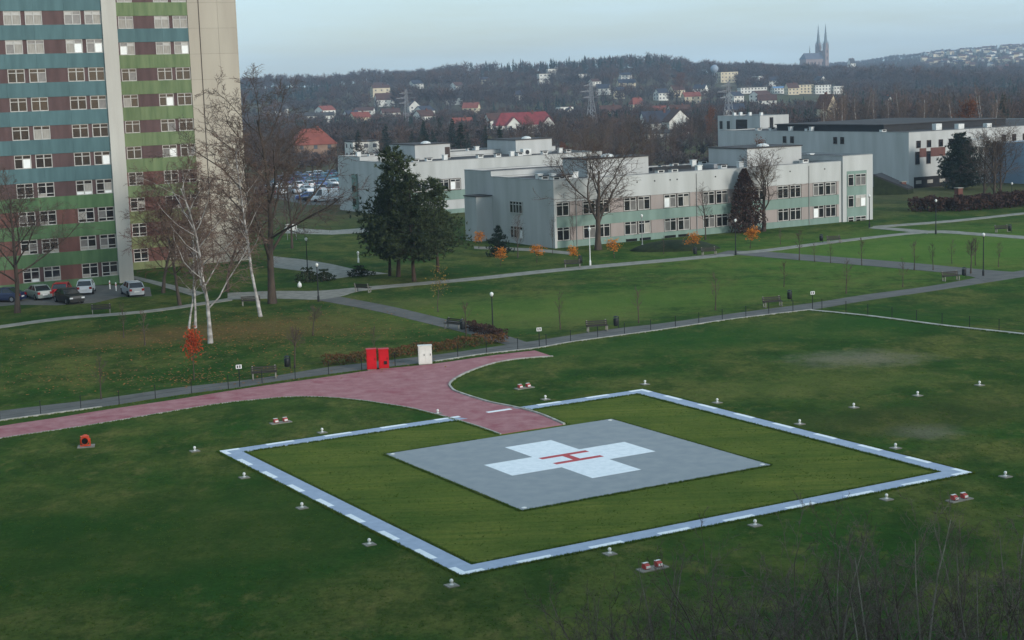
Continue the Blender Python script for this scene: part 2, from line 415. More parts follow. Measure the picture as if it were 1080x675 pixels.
def strip(mb, pts, w, z0, z1, off=0.0, mi=0):
    """raised band of width w along a polyline, shifted sideways by off"""
    P = [Vector((p[0], p[1])) for p in pts]
    L, Rr = [], []
    for i, p in enumerate(P):
        d = (P[min(i + 1, len(P) - 1)] - P[max(i - 1, 0)]).normalized()
        nn = Vector((-d.y, d.x))
        L.append(p + nn * (off + w / 2)); Rr.append(p + nn * (off - w / 2))
    for i in range(len(P) - 1):
        a = [(*Rr[i], z0), (*Rr[i + 1], z0), (*L[i + 1], z0), (*L[i], z0)]
        b = [(x, y, z1) for x, y, _ in a]
        mb.hull8(a, b, mi)
    return mb
# ---------------------------------------------------------------- terrain
RIDGE = [(-0.40, 24), (-0.157, 26.5), (-0.12, 26), (-0.08, 30), (-0.035, 30), (0.0, 31), (0.035, 35), (0.08, 36.5), (0.117, 28), (0.152, 25), (0.18, 20), (0.21, 15), (0.32, 10), (0.45, 10)]
BACK = [(-0.40, 26), (0.0, 30), (0.12, 34), (0.18, 38), (0.21, 43), (0.245, 57), (0.27, 66), (0.315, 73), (0.45, 76)]

def lerp_tab(tab, t):
    if t <= tab[0][0]: return tab[0][1]
    for (a, va), (b, vb) in zip(tab, tab[1:]):
        if t <= b:
            f = (t - a) / (b - a); f = f * f * (3 - 2 * f)
            return va + (vb - va) * f
    return tab[-1][1]

def smooth(t):
    t = min(max(t, 0), 1); return t * t * (3 - 2 * t)

def hz(x, y):
    """height of the land: level park and town, a wooded ridge, a farther hill"""
    if y < 950: return 0.0
    th = x / y
    a = lerp_tab(RIDGE, th); b = lerp_tab(BACK, th)
    if y < 1900: return a * smooth((y - 950) / 950)
    if y < 4300: return a + (b - a) * smooth((y - 1900) / 2400)
    return b

ground_material()
mb = MB()
ys = [-70, 0, 60, 120, 180, 240, 300, 400, 500, 650, 800, 950] + [950 + 75 * k for k in range(1, 24)] + [2750 + 150 * k for k in range(0, 16)]
nx = 44
rows = []
for y in ys:
    half = 140 + max(y, 0) * 0.46
    row = []
    for i in range(nx + 1):
        x = -half + 2 * half * i / nx
        row.append(len(mb.v)); mb.v.append((x, y, hz(x, y)))
    rows.append(row)
for a, b in zip(rows, rows[1:]):
    for i in range(nx):
        mb.f.append((a[i], a[i + 1], b[i + 1], b[i])); mb.m.append(0)
tag(mb.build('ground', 'lawn', smooth=True), kind='structure')

# ---------------------------------------------------------------- paths
def sheet(name, pts, z, m, kind='structure', parent=None):
    mbx = MB(); mbx.prism(pts, -0.02, z)
    o = mbx.build(name, m, parent)
    if parent is None: tag(o, kind=kind)
    return o

def ribbon(name, up_edge, low_edge, z, m, n=4):
    return sheet(name, catmull(low_edge, n) + list(reversed(catmull(up_edge, n))), z, m)

P1_LOW = [(-34.48, 99.49), (-32.74, 101.52), (-31.33, 102.48), (-27.18, 105.06), (-22.83, 108.39), (-18.96, 110.65), (-16.78, 112.43), (-13.61, 114.48), (-10.64, 116.25), (-5.92, 118.59), (-2.20, 121.26), (1.67, 123.14), (4.23, 125.38), (7.87, 127.73), (12.29, 130.54), (18.27, 134.82), (25.80, 138.91)]
P1_LOW2 = [(25.80, 138.91), (31.35, 143.30), (38.58, 148.24), (44.87, 152.88), (49.79, 156.49), (56.03, 161.21)]
P1_UP = [(-35.61, 102.88), (-33.79, 104.92), (-27.92, 108.10), (-23.41, 111.29), (-18.32, 113.84), (-13.94, 117.50), (-10.88, 119.16), (-6.05, 121.61), (-2.23, 124.09), (1.74, 126.87), (8.12, 131.64), (12.63, 134.04), (18.73, 138.14), (26.57, 143.05), (32.24, 147.38), (39.57, 152.05), (46.34, 157.89), (51.45, 161.73), (57.95, 166.77)]
ribbon('path', P1_UP, P1_LOW + P1_LOW2[1:], 0.010, 'asphalt')
ribbon('path', [(-17.25, 159.47), (-10.88, 149.74), (-6.09, 141.15), (-3.23, 136.22), (1.13, 126.28)], [(-18.92, 156.88), (-12.97, 148.32), (-8.12, 139.88), (-3.94, 132.37), (-0.36, 124.95)], 0.014, 'asphalt')
ribbon('path', [(-28.97, 165.04), (-24.00, 165.26), (-19.60, 164.23), (-15.40, 166.23), (-10.34, 168.31), (-3.87, 171.54), (5.39, 177.35), (19.67, 184.22), (25.61, 188.12)], [(-28.05, 159.59), (-23.14, 159.04), (-18.80, 157.20), (-16.60, 159.52), (-15.11, 162.87), (-10.20, 165.76), (-3.82, 168.72), (5.29, 174.25), (19.32, 180.98), (25.62, 184.28)], 0.018, 'concrete')
ribbon('path', [(25.61, 189.77), (29.06, 187.63), (35.69, 179.99), (42.73, 170.96), (47.87, 163.14), (50.11, 160.46)], [(23.38, 186.17), (25.29, 185.76), (32.17, 176.93), (39.95, 166.92), (44.67, 159.58), (45.35, 153.88)], 0.022, 'asphalt')
ribbon('path', [(26.14, 187.95), (30.25, 190.22), (40.95, 198.29), (53.53, 205.76), (58.03, 201.11), (62.07, 195.25), (66.65, 188.73)], [(26.37, 185.72), (29.76, 187.18), (40.34, 195.33), (51.93, 202.60), (57.09, 197.83), (60.95, 191.73), (65.56, 185.64)], 0.026, 'concrete')
ribbon('path', [(48.10, 214.06), (50.79, 210.14), (53.72, 204.87)], [(46.99, 211.89), (49.60, 207.25), (52.13, 202.00)], 0.030, 'concrete')
ribbon('path', [(48.22, 214.60), (59.81, 219.52), (72.30, 227.57), (82.58, 234.10)], [(47.62, 211.94), (58.98, 216.46), (71.36, 224.58), (81.47, 230.93)], 0.034, 'concrete')
ribbon('path', [(-48.84, 142.95), (-46.45, 146.15), (-42.00, 150.40), (-37.48, 152.12), (-33.52, 154.30), (-27.82, 160.98)], [(-48.24, 141.15), (-45.89, 144.33), (-41.50, 148.54), (-37.07, 150.35), (-33.14, 152.49), (-27.44, 158.71)], 0.038, 'concrete')
ribbon('path', [(-43.00, 184.19), (-38.16, 176.52), (-31.52, 165.72)], [(-43.01, 182.34), (-38.03, 173.92), (-31.94, 162.80)], 0.042, 'concrete')
ribbon('path', [(-4.49, 205.21), (2.64, 200.36), (7.66, 194.07)], [(-4.43, 202.16), (2.59, 196.89), (6.99, 191.41)], 0.014, 'concrete')
sheet('paved_square', [(-29.85, 201.82), (-25.15, 196.31), (-21.30, 190.44), (-18.03, 184.04), (-13.38, 177.76), (-17.02, 176.48), (-19.68, 173.90), (-23.54, 183.19), (-28.01, 188.93)], 0.012, 'concrete')
sheet('tarmac_apron', [(-53.16, 158.88), (-49.53, 161.12), (-44.95, 159.62), (-41.42, 160.50), (-39.79, 164.85), (-36.59, 164.39), (-38.51, 172.39), (-42.17, 175.07), (-46.38, 176.23), (-50.45, 172.36), (-56.79, 170.06)], 0.010, 'asphalt')
sheet('car_park', [(-55.37, 356.18), (-54.18, 396.84), (-40.28, 401.08), (-28.66, 289.41), (-36.53, 293.05), (-51.71, 332.14)], 0.010, 'asphalt')
sheet('service_road', [(-33.78, 244.45), (-25.81, 236.55), (-20.36, 239.23), (-19.56, 231.09), (-25.06, 229.40), (-32.44, 234.40)], 0.014, 'concrete')

# red block paving that leads on to the pad
RED_TOP = [(-33.81, 97.43), (-32.18, 99.68), (-29.21, 101.82), (-26.89, 103.72), (-22.52, 106.82), (-19.56, 109.18), (-16.62, 111.30), (-13.48, 113.31), (-10.57, 115.41), (-8.78, 116.33), (-5.87, 117.46), (-1.65, 120.32), (1.65, 122.01)]
RED_END = [(2.93, 119.04)]
RED_R = [(2.93, 119.04), (0.67, 118.48), (-1.21, 117.19), (-2.93, 114.40), (-4.03, 111.56), (-4.48, 109.24), (-4.33, 107.63), (-3.83, 105.91), (-1.75, 102.19), (-0.15, 100.24), (1.38, 97.90), (2.80, 94.52)]
RED_BOT = [(-0.83, 92.49), (-2.19, 94.97), (-3.69, 97.31), (-5.09, 99.28), (-6.59, 101.28), (-8.43, 103.03), (-10.09, 104.47), (-12.41, 105.87), (-14.74, 106.45), (-17.11, 105.84), (-20.00, 104.43), (-25.89, 99.66), (-28.18, 98.05), (-31.07, 96.06), (-32.79, 94.37)]
sheet('red_paving', catmull(RED_TOP, 3) + catmull(RED_R, 4) + catmull(RED_BOT, 4), 0.034, 'redpaver')
mb = MB(); strip(mb, catmull(RED_R, 5), 0.14, -0.05, 0.10, 0.10)
tag(mb.build('kerb', 'kerbstone'), kind='structure')
mb = MB(); strip(mb, catmull(RED_BOT, 5), 0.10, -0.05, 0.05, 0.06)
tag(mb.build('kerb', 'kerbstone'), kind='structure')
FENCE_A = P1_LOW
FENCE_B = [(25.87, 138.60), (29.89, 134.14), (34.71, 127.25), (38.93, 122.18), (41.29, 118.55)]
mb = MB(); strip(mb, catmull([P1_LOW[0], P1_LOW[1], P1_LOW[2], P1_LOW[3]], 4), 0.16, -0.05, 0.09, -0.12)
tag(mb.build('kerb', 'kerbstone'), kind='structure')
mb = MB(); strip(mb, catmull(P1_LOW[9:], 4), 0.22, -0.05, 0.09, -0.16)
tag(mb.build('kerb', 'kerbstone'), kind='structure')
mb = MB(); strip(mb, catmull(FENCE_B, 4), 0.42, -0.05, 0.08, -0.2)
tag(mb.build('kerb', 'kerbstone'), kind='structure')

# ---------------------------------------------------------------- the hospital block the view is taken from
block = thing('hospital_block', 'tall hospital block the view is taken from, just outside the frame', 'building', (20, -8, 0), 0)
bx0, bx1, bd, bh = -75.0, 95.0, 16.0, 34.0
MB().box(bx0, bx1, -bd, 0, -0.5, bh).build('wall', 'wallcream', block)
for f in range(int(bh // 3.1)):
    MB().box(bx0 + 1, bx1 - 1, 0.002, 0.06, 0.9 + 3.1 * f, 2.5 + 3.1 * f).build('window_band', 'glassdark', block)
MB().box(bx0 - 0.4, bx1 + 0.4, -bd - 0.4, 0.4, bh + 0.002, bh + 0.5).build('roof', 'rooffelt', block)

# ---------------------------------------------------------------- helipad
PAD = (2.976, 84.965)
pad = link('landing_pad', None, None, (PAD[0], PAD[1], 0), GRID); tag(pad, kind='structure')
c0 = (0.19, 0.36)
MB().box(c0[0] - 7.5, c0[0] + 7.5, c0[1] - 7.5, c0[1] + 7.5, -0.1, 0.05).build('pad_slab', 'padpaint', pad)
cc = (0.26, 0.60); a_, l_ = 1.5, 4.5
cr = [(-l_, -a_), (-a_, -a_), (-a_, -l_), (a_, -l_), (a_, -a_), (l_, -a_), (l_, a_), (a_, a_), (a_, l_), (-a_, l_), (-a_, a_), (-l_, a_)]
MB().prism([(cc[0] + x, cc[1] + y) for x, y in cr], 0.04, 0.054).build('cross_marking', 'whitepaint', pad)
hx, hy = 0.38, 0.73
mh = MB()
for s in (-1, 1): mh.box(hx - 1.5, hx + 1.5, hy + s * 0.74 - 0.2, hy + s * 0.74 + 0.2, 0.045, 0.058)
mh.box(hx - 0.22, hx + 0.22, hy - 0.54, hy + 0.54, 0.045, 0.058)
mh.build('letter_h', 'redpaint', pad)
for sx in (-1, 1):
    for sy in (-1, 1):
        o = MB().lathe([(0.13, 0.045), (0.13, 0.062), (0.06, 0.085)], 12).build('inset_light', 'lampglobe', pad, (c0[0] + sx * 7.2, c0[1] + sy * 7.2, 0))
S, Wd = 14.56, 1.05
strip_root = link('painted_border', None, None, (PAD[0], PAD[1], 0), GRID); tag(strip_root, kind='structure')
zt = 0.040
MB().prism([(-S, -S), (S, -S), (S - Wd, -S + Wd), (-S + Wd, -S + Wd)], -0.05, zt).build('border_band', 'bluepaint', strip_root)
MB().prism([(S, -S), (S, S), (S - Wd, S - Wd), (S - Wd, -S + Wd)], -0.05, zt).build('border_band', 'bluepaint', strip_root)
MB().prism([(-S, S), (-S, -S), (-S + Wd, -S + Wd), (-S + Wd, S - Wd)], -0.05, zt).build('border_band', 'bluepaint', strip_root)
MB().prism([(-S, S), (-S + Wd, S - Wd), (0.95, S - Wd), (0.45, S)], -0.05, zt).build('border_band', 'bluepaint', strip_root)
MB().prism([(S, S), (4.75, S), (5.2, S - Wd), (S - Wd, S - Wd)], -0.05, zt).build('border_band', 'bluepaint', strip_root)
dl, dw = 0.85, 0.34
dash_me = MB().box(-dl, dl, 0, dw, 0.030, 0.047).mesh('dash', 'whitepaint')
corner = MB(); corner.prism([(0, 0), (1.15, 0), (1.15, dw), (dw, dw), (dw, 1.15), (0, 1.15)], 0.030, 0.047)
corner_me = corner.mesh('corner_dash', 'whitepaint')
for q in range(4):
    ang = q * PI / 2
    R_ = Matrix.Rotation(ang, 3, 'Z')
    v = R_ @ Vector((-S, -S, 0)); link('corner_dash', corner_me, strip_root, v, ang)
    for kk in range(1, 8):
        s = -S + 2 * S * kk / 8
        v = R_ @ Vector((s, -S, 0)); link('dash', dash_me, strip_root, v, ang)
# ---------------------------------------------------------------- windows
rng = random.Random(7)
def window_mesh(w, h, n=2, fr=0.09, tr=0.30, low=0.0, frame='frame', name='window'):
    """frame with n lights, each with a transom light on top and, where low > 0, a panel below; returns frame mesh and pane rectangles"""
    m = MB(); d0, d1 = -0.10, 0.0
    m.box(0, w, d0, d1, 0, fr); m.box(0, w, d0, d1, h - fr, h)
    m.box(0, fr, d0, d1, fr, h - fr); m.box(w - fr, w, d0, d1, fr, h - fr)
    panes = []
    lw = (w - 2 * fr) / n
    for k in range(1, n):
        x = fr + lw * k; m.box(x - fr * 0.6, x + fr * 0.6, d0 + 0.004, d1, fr, h - fr)
    zt = h - fr - tr
    m.box(fr, w - fr, d0 + 0.008, d1, zt - fr * 0.8, zt)
    zl = fr
    if low > 0:
        zl = fr + low; m.box(fr, w - fr, d0 + 0.008, d1, zl, zl + fr * 0.8); zl += fr * 0.8
    for k in range(n):
        x0 = fr + lw * k + (fr * 0.6 if k else 0); x1 = fr + lw * (k + 1) - (fr * 0.6 if k < n - 1 else 0)
        panes.append((x0, x1, zl, zt - fr * 0.8, 'main')); panes.append((x0, x1, zt, h - fr, 'top'))
        if low > 0: panes.append((x0, x1, fr, fr + low, 'low'))
    return m.mesh(name, frame), panes

PANE_CACHE = {}
def pane(parent, r, m):
    key = (round(r[1] - r[0], 3), round(r[3] - r[2], 3), m)
    if key not in PANE_CACHE:
        PANE_CACHE[key] = MB().box(0, r[1] - r[0], -0.045, -0.03, 0, r[3] - r[2]).mesh('pane', m)
    return link('pane', PANE_CACHE[key], parent, (r[0], 0, r[2]))

def put_window(parent, kind, u, v, z, mode, rz=0.0):
    me, panes = kind
    o = link('window', me, parent, (u, v, z), rz)
    for p in panes:
        r = rng.random()
        if mode == 'grey': m = 'curtain' if r < 0.75 else ('blind' if r < 0.82 else 'glassgrey')
        elif mode == 'shut': m = 'curtain'
        elif mode == 'dark': m = 'glassdark' if (p[4] != 'main' or r < 0.68) else ('glassgrey' if r < 0.86 else ('curtain' if r < 0.94 else 'blind'))
        else: m = 'glassdark'
        if p[4] == 'top' and mode == 'grey': m = 'frame' if r < 0.7 else 'glassgrey'
        if p[4] == 'low': m = 'curtain' if r < 0.35 else ('blind' if r < 0.45 else 'glassdark')
        pane(o, p, m)
    return o

# ---------------------------------------------------------------- tower block
tower = thing('tower_block', 'tall tower block with teal, green and brown bands, cropped by the left edge', 'building', (-42.77, 177.81), GRID)
# frame: u along the front (right and away), v into the depth; the right wing lies farther back
def local(base, x, y):
    c, s = math.cos(GRID), math.sin(GRID); dx, dy = x - base[0], y - base[1]
    return dx * c + dy * s, -dx * s + dy * c
T0 = (-42.77, 177.81); T1 = (-31.86, 198.00)
ru, rv = local(T0, T1[0], T1[1])          # right end of the rear wing
FL = 3.0; NF = 11; TOP = 33.6
W_STD = window_mesh(1.78, 1.46)
W_LOW = window_mesh(1.78, 1.58, low=0.26)
def band_row(u0, u1, v, z0, z1, m, name='spandrel_band', th=0.22):
    return MB().box(u0, u1, v - th, v, z0, z1).build(name, m, tower)
# left (front) wing
UL = -34.0
MB().box(UL, 1.25, 0.0, 13.5, -0.3, TOP).build('wall', 'wallcore', tower)
MB().box(UL - 0.1, 1.35, -0.2, 13.6, TOP, TOP + 0.5).build('parapet', 'concretepier', tower)
MB().box(-0.33, 1.27, -0.42, -0.002, -0.3, TOP - 0.01).build('pier', 'concretepier', tower)
LEFTW = [(-10.63, -8.86), (-8.40, -6.62), (-4.31, -2.53), (-2.12, -0.34)]
for f in range(NF):
    zt = 2.45 + FL * f; hgt = 1.58 if f < 4 else 1.46; zb = zt - hgt
    below = -0.3 if f == 0 else 2.45 + FL * (f - 1)
    m = 'teal' if f >= 4 else 'leafgreen'
    for a, b in ((UL, -10.84), (-10.83, -7.55), (-7.54, -4.31), (-4.30, -0.335)):
        band_row(a, b, 0.0, below + 0.003, zb - 0.003, m)
    bp = 'rustpanel' if f < 3 else 'brownpanel'
    prev = UL
    gaps = [(UL, LEFTW[0][0]), (LEFTW[1][1], LEFTW[2][0])]
    for a, b in gaps: MB().box(a + 0.003, b - 0.003, -0.16, 0.0, zb, zt).build('infill_panel', bp, tower)
    for a, b in ((LEFTW[0][1], LEFTW[1][0]), (LEFTW[2][1], LEFTW[3][0])): MB().box(a + 0.003, b - 0.003, -0.06, 0.0, zb, zt).build('mullion_panel', 'brownpanel', tower)
    for a, b in LEFTW:
        put_window(tower, W_LOW if f < 4 else W_STD, a, -0.02, zb, 'grey' if f >= 8 else 'dark')
band_row(UL, -0.335, 0.0, 2.45 + FL * (NF - 1) + 0.003, TOP - 0.01, 'teal')
# right (rear) wing
def ru_(u): return ru + u
MB().box(0.6, ru, rv, rv + 13.5, -0.3, TOP).build('wall', 'wallcore', tower)
MB().box(0.5, ru + 0.1, rv - 0.2, rv + 13.6, TOP, TOP + 0.5).build('parapet', 'concretepier', tower)
MB().box(ru_(-6.05), ru_(0.004), rv - 0.20, rv + 13.62, -0.3, TOP - 0.012).build('end_wall', 'joint', tower)
for f in range(12):
    z0_ = -0.3 if f == 0 else 0.45 + 3.0 * (f - 1) + 0.5
    z1_ = min(0.45 + 3.0 * f + 0.5, TOP - 0.02)
    for a, b in ((-6.05, -4.70), (-4.66, -2.36), (-2.34, 0.004)):
        MB().box(ru_(a), ru_(b), rv - 0.26, rv - 0.201, z0_ + 0.008, z1_ - 0.008).build('wall_panel', 'beigewall', tower)
MB().tube([(ru_(-4.68), rv - 0.3, 0.2), (ru_(-4.68), rv - 0.3, TOP - 0.6)], [0.05, 0.05], 6).build('downpipe', 'joint', tower)
RIGHTW = [(-14.36, -12.58), (-10.08, -8.30), (-7.86, -6.08)]
for f in range(NF):
    zt = 2.45 + FL * f; hgt = 1.58 if f < 4 else 1.46; zb = zt - hgt
    below = -0.3 if f == 0 else 2.45 + FL * (f - 1)
    m = 'teal' if f == 9 else ('olive' if f < 3 else ('lime' if f > 3 else 'lime'))
    for a, b in ((0.62, ru_(-12.45)), (ru_(-12.44), ru_(-9.2)), (ru_(-9.19), ru_(-6.06))):
        MB().box(a, b, rv - 0.22, rv, below + 0.003, zb - 0.003).build('spandrel_band', m, tower)
    bp = 'rustpanel' if f < 4 else 'brownpanel'
    for a, b in ((ru_(-18.6), ru_(-14.36)), (ru_(-12.58), ru_(-10.08))): MB().box(a + 0.003, b - 0.003, rv - 0.16, rv, zb, zt).build('infill_panel', bp, tower)
    MB().box(ru_(-8.297), ru_(-7.863), rv - 0.06, rv, zb, zt).build('mullion_panel', 'brownpanel', tower)
    for k, (a, b) in enumerate(RIGHTW):
        mode = 'grey' if f >= 8 else 'dark'
        put_window(tower, W_LOW if f < 4 else W_STD, ru_(a), rv - 0.02, zb, mode)
MB().box(0.62, ru_(-6.06), rv - 0.22, rv, 2.45 + FL * (NF - 1) + 0.003, TOP - 0.01).build('spandrel_band', 'lime', tower)

# ---------------------------------------------------------------- roof furniture shared by the low buildings
VENT = MB().box(-0.5, 0.5, -0.35, 0.35, 0.0, 0.62).mesh('roof_vent', 'ventwhite')
VENT2 = MB().box(-0.36, 0.36, -0.3, 0.3, 0.0, 0.85).mesh('roof_vent', 'ventwhite')
CAPM = MB().box(-0.34, 0.34, -0.38, -0.345, 0.34, 0.56).box(-0.58, 0.58, -0.42, 0.42, 0.622, 0.70).mesh('vent_cap', 'ventdark')
CAP2 = MB().box(-0.24, 0.24, -0.33, -0.303, 0.5, 0.76).box(-0.44, 0.44, -0.38, 0.38, 0.852, 0.93).mesh('vent_cap', 'ventwhite')
LOUV = MB().box(-0.28, 0.28, -0.33, -0.303, 0.45, 0.78).mesh('louvre', 'ventdark')
def vent(parent, base, xy, z, k=0):
    u, v = local(base, *xy); v = max(v, 0.9); u = max(u, 0.9)
    o = link('roof_vent', VENT if k % 3 else VENT2, parent, (u, v, z), 0)
    link('vent_cap', CAPM if k % 3 else CAP2, o, (0, 0, 0))
    return o
def roof(parent, u0, u1, v0, v1, z, par=0.28, wall='whitewall', felt='rooffelt'):
    MB().box(u0 + 0.3, u1 - 0.3, v0 + 0.3, v1 - 0.3, z - 0.3, z - par + 0.1).build('roof', felt, parent)
    p = MB()
    p.box(u0 - 0.04, u1 + 0.04, v0 - 0.04, v0 + 0.302, z - 0.0, z + 0.06); p.box(u0 - 0.04, u1 + 0.04, v1 - 0.302, v1 + 0.04, z, z + 0.06)
    p.box(u0 - 0.04, u0 + 0.302, v0 + 0.303, v1 - 0.303, z, z + 0.06); p.box(u1 - 0.302, u1 + 0.04, v0 + 0.303, v1 - 0.303, z, z + 0.06)
    p.build('coping', 'copingmetal', parent)
def shell(parent, u0, u1, v0, v1, z0, z, m='whitewall', t=0.3, name='wall'):
    """four walls, open on top for the sunk roof"""
    p = MB()
    p.box(u0, u1, v0, v0 + t, z0, z); p.box(u0, u1, v1 - t, v1, z0, z)
    p.box(u0, u0 + t, v0 + t, v1 - t, z0, z); p.box(u1 - t, u1, v0 + t, v1 - t, z0, z)
    return p.build(name, m, parent)
def penthouse(parent, u0, u1, v0, v1, z0, z1, door=None):
    o = shell(parent, u0, u1, v0, v1, z0 - 0.2, z1, name='penthouse')
    MB().box(u0 - 0.12, u1 + 0.12, v0 - 0.12, v1 + 0.12, z1 + 0.002, z1 + 0.14).build('roof_slab', 'rooffelt', o)
    if door: MB().box(door, door + 0.9, v0 - 0.05, v0 + 0.02, z0 - 0.1, z0 + 1.7).build('door', 'framedark', o)
    dome = MB(); dome.lathe([(0.9, z1 + 0.1), (0.75, z1 + 0.35), (0.35, z1 + 0.5), (0.05, z1 + 0.54)], 10, (u0 + u1) / 2, v0 + 2.5)
    dome.build('skylight', 'ventwhite', o)
    return o

# ---------------------------------------------------------------- front low building
AB = (5.57, 199.37)
low = thing('low_building', 'white two-storey hospital building with green bands, nearest behind the lawn', 'building', AB, GRID)
UE, UM, ZR = 51.6, 46.2, 8.32
DEP = 15.5
shell(low, 0.0, UM, 0.12, DEP, -0.5, ZR)
roof(low, 0.0, UM, 0.12, DEP, ZR)
MB().box(0.34, UM - 0.303, -0.06, 0.118, 5.66, ZR - 0.002).build('upper_wall', 'whitewall', low)
MB().box(0.0, 0.336, -0.08, 0.118, -0.5, ZR - 0.004).build('corner_pier', 'whitewall', low)
MB().box(0.34, UM - 0.6, -0.05, 0.118, 2.50, 3.82).build('green_band', 'greenband', low)
MB().box(0.34, UM - 0.6, -0.05, 0.118, -0.5, 0.82).build('green_band', 'greenband', low)
W_A = window_mesh(1.86, 1.70, fr=0.10, tr=0.26, frame='frame')
SURR = MB().box(-0.10, 1.96, -0.03, 0.05, -0.10, 0.0).box(-0.10, 1.96, -0.03, 0.05, 1.70, 1.80).box(-0.10, 0.0, -0.03, 0.05, 0, 1.70).box(1.86, 1.96, -0.03, 0.05, 0, 1.70).mesh('surround', 'framedark')
starts = [(0.36,)] + [(4.22 + 6.15 * k, 6.34 + 6.15 * k) for k in range(7)]
for zb in (0.86, 3.88):
    prev = 0.34
    for pr_ in starts:
        for s in pr_:
            if s - prev > 0.28: MB().box(prev + 0.103, s - 0.103, -0.02, 0.118, zb - 0.03, zb + 1.76).build('infill_panel', 'taupe', low)
            w = put_window(low, W_A, s, 0.10, zb, 'dark'); link('surround', SURR, w, (0, 0.0, 0))
            prev = s + 1.86
    MB().box(prev + 0.103, UM - 0.6, -0.02, 0.118, zb - 0.03, zb + 1.76).build('infill_panel', 'taupe', low)
for s in (10.5, 12.6, 16.5, 18.6):
    MB().box(s, s + 1.7, -0.07, -0.052, 0.02, 0.34).build('cellar_window', 'glassdark', low)
for s in (6.0, 12.3, 15.0, 17.4, 18.5, 24.6, 30.8, 37.0, 43.0):
    MB().box(s, s + 0.16, -0.10, -0.062, 7.35, 7.52).build('scupper', 'darkrecess', low)
for s in (3.2, 21.6, 40.3):
    MB().tube([(s, -0.12, 0.1), (s, -0.12, ZR - 0.3)], [0.05, 0.05], 6).build('downpipe', 'copingmetal', low)
# taller stair block at the right end
ZE = 9.0
shell(low, UM + 0.003, UE, -0.15, DEP + 0.1, -0.8, ZE, name='end_block')
roof(low, UM + 0.003, UE, -0.15, DEP + 0.1, ZE)
MB().box(UM + 0.7, UE - 1.15, -0.19, -0.152, -0.6, 6.9).build('green_band', 'greenband', low)
W_E1 = window_mesh(1.02, 1.60, n=1, tr=0.26); W_E2 = window_mesh(1.90, 1.60, n=2, tr=0.26)
for zb in (4.86, 1.96, -0.95):
    put_window(low, W_E1, 47.02, -0.20, zb, 'dark'); put_window(low, W_E2, 48.36, -0.20, zb, 'grey' if zb < 3 and zb > 0 else 'dark')
# rear left part, taller
shell(low, 0.0, 21.0, DEP + 0.003, DEP + 7.3, -0.5, 9.0, name='rear_block')
roof(low, 0.0, 21.0, DEP + 0.003, DEP + 7.3, 9.0)
shell(low, -2.4, -0.004, 15.4, 18.6, -0.5, 5.8, name='annex')
MB().box(-2.5, -0.004, 15.3, 18.7, 5.81, 5.95).build('annex_roof', 'rooffelt', low)
W_S = window_mesh(3.2, 1.6, n=4, fr=0.11, tr=0.30, frame='frame')
for zb in (3.85, 0.65):
    w = put_window(low, W_S, -0.02, 10.7, zb, 'dark', rz=-PI / 2)
penthouse(low, 8.0, 17.4, 4.6, 10.6, ZR, 10.35)
penthouse(low, 33.4, 42.8, 4.4, 13.0, ZR, 10.5)
for k, p in enumerate([(2.24, 202.96), (3.37, 202.30), (4.75, 199.47), (5.70, 204.04), (6.59, 202.47), (7.60, 203.97), (8.50, 205.56), (20.15, 207.20), (22.00, 208.31), (25.07, 211.01), (21.01, 219.84), (22.95, 223.73), (25.79, 225.81), (27.31, 227.50), (28.56, 216.04), (31.02, 216.93), (31.15, 230.42), (40.65, 223.00), (43.47, 233.21), (46.03, 235.92), (47.25, 237.21)]):
    vent(low, AB, p, 8.08, k)
MB().box(-0.5, 0.5, -1.2, 1.2, 0, 0.6).build('duct', 'greymetal', low, (29, 6.5, 8.1))
MB().box(-3.2, 3.2, -0.35, 0.35, 0, 0.5).build('duct', 'ventdark', low, (24, 9, 8.1))

# ---------------------------------------------------------------- second low building, farther back
BB = (-17.05, 256.76)
back = thing('low_building', 'white low hospital building farther back with two rooftop blocks, behind the pines', 'building', BB, GRID)
shell(back, 0, 38.2, 0, 15.0, -0.5, 8.5)
roof(back, 0, 38.2, 0, 15.0, 8.5)
shell(back, 0.25, 38.2, 15.003, 24.0, -0.5, 9.15, name='rear_block')
roof(back, 0.25, 38.2, 15.003, 24.0, 9.15)
MB().box(1.2, 37.4, -0.05, -0.002, 2.2, 3.74).build('green_band', 'greenband', back)
MB().box(1.2, 37.4, -0.05, -0.002, -0.5, 0.7).build('green_band', 'greenband', back)
for zb in (3.80, 0.75):
    for k in range(6):
        for s in (0.75 + 6.15 * k, 2.87 + 6.15 * k):
            if s > 12 or zb < 1: continue
            w = put_window(back, W_A, s, -0.06, zb, 'dark'); link('surround', SURR, w, (0, -0.03, 0))
MB().box(-0.06, 0.248, 16.2, 18.0, 0.4, 6.3).build('stair_glazing', 'greenband', back)
for z in (1.2, 3.4): MB().box(-0.09, -0.062, 16.4, 17.8, z, z + 1.0).build('pane', 'glassdark', back)
penthouse(back, 8.6, 15.2, 11.2, 21.0, 8.5, 10.75, door=14.2)
penthouse(back, 27.0, 34.2, 9.6, 19.6, 8.5, 10.75)
for k, p in enumerate([(-24.95, 275.20), (-22.68, 273.45), (-20.96, 273.95), (-20.16, 264.19), (-14.57, 260.20), (-12.60, 263.35), (-10.10, 267.59), (-4.43, 269.62), (-1.50, 271.69), (0.87, 272.77), (2.19, 273.59), (6.38, 275.93), (9.21, 280.28), (10.52, 280.40), (-6.42, 283.62), (-5.14, 282.54)]):
    vent(back, BB, p, 8.25 if k > 2 and k < 14 else 8.9, k)
ac = MB(); ac.box(-0.8, 0.8, -0.5, 0.5, 0, 1.1)
acu, acv = local(BB, *(3.30, 276.49))
aco = ac.build('air_conditioner', 'ventwhite', back, (acu, acv, 8.25))
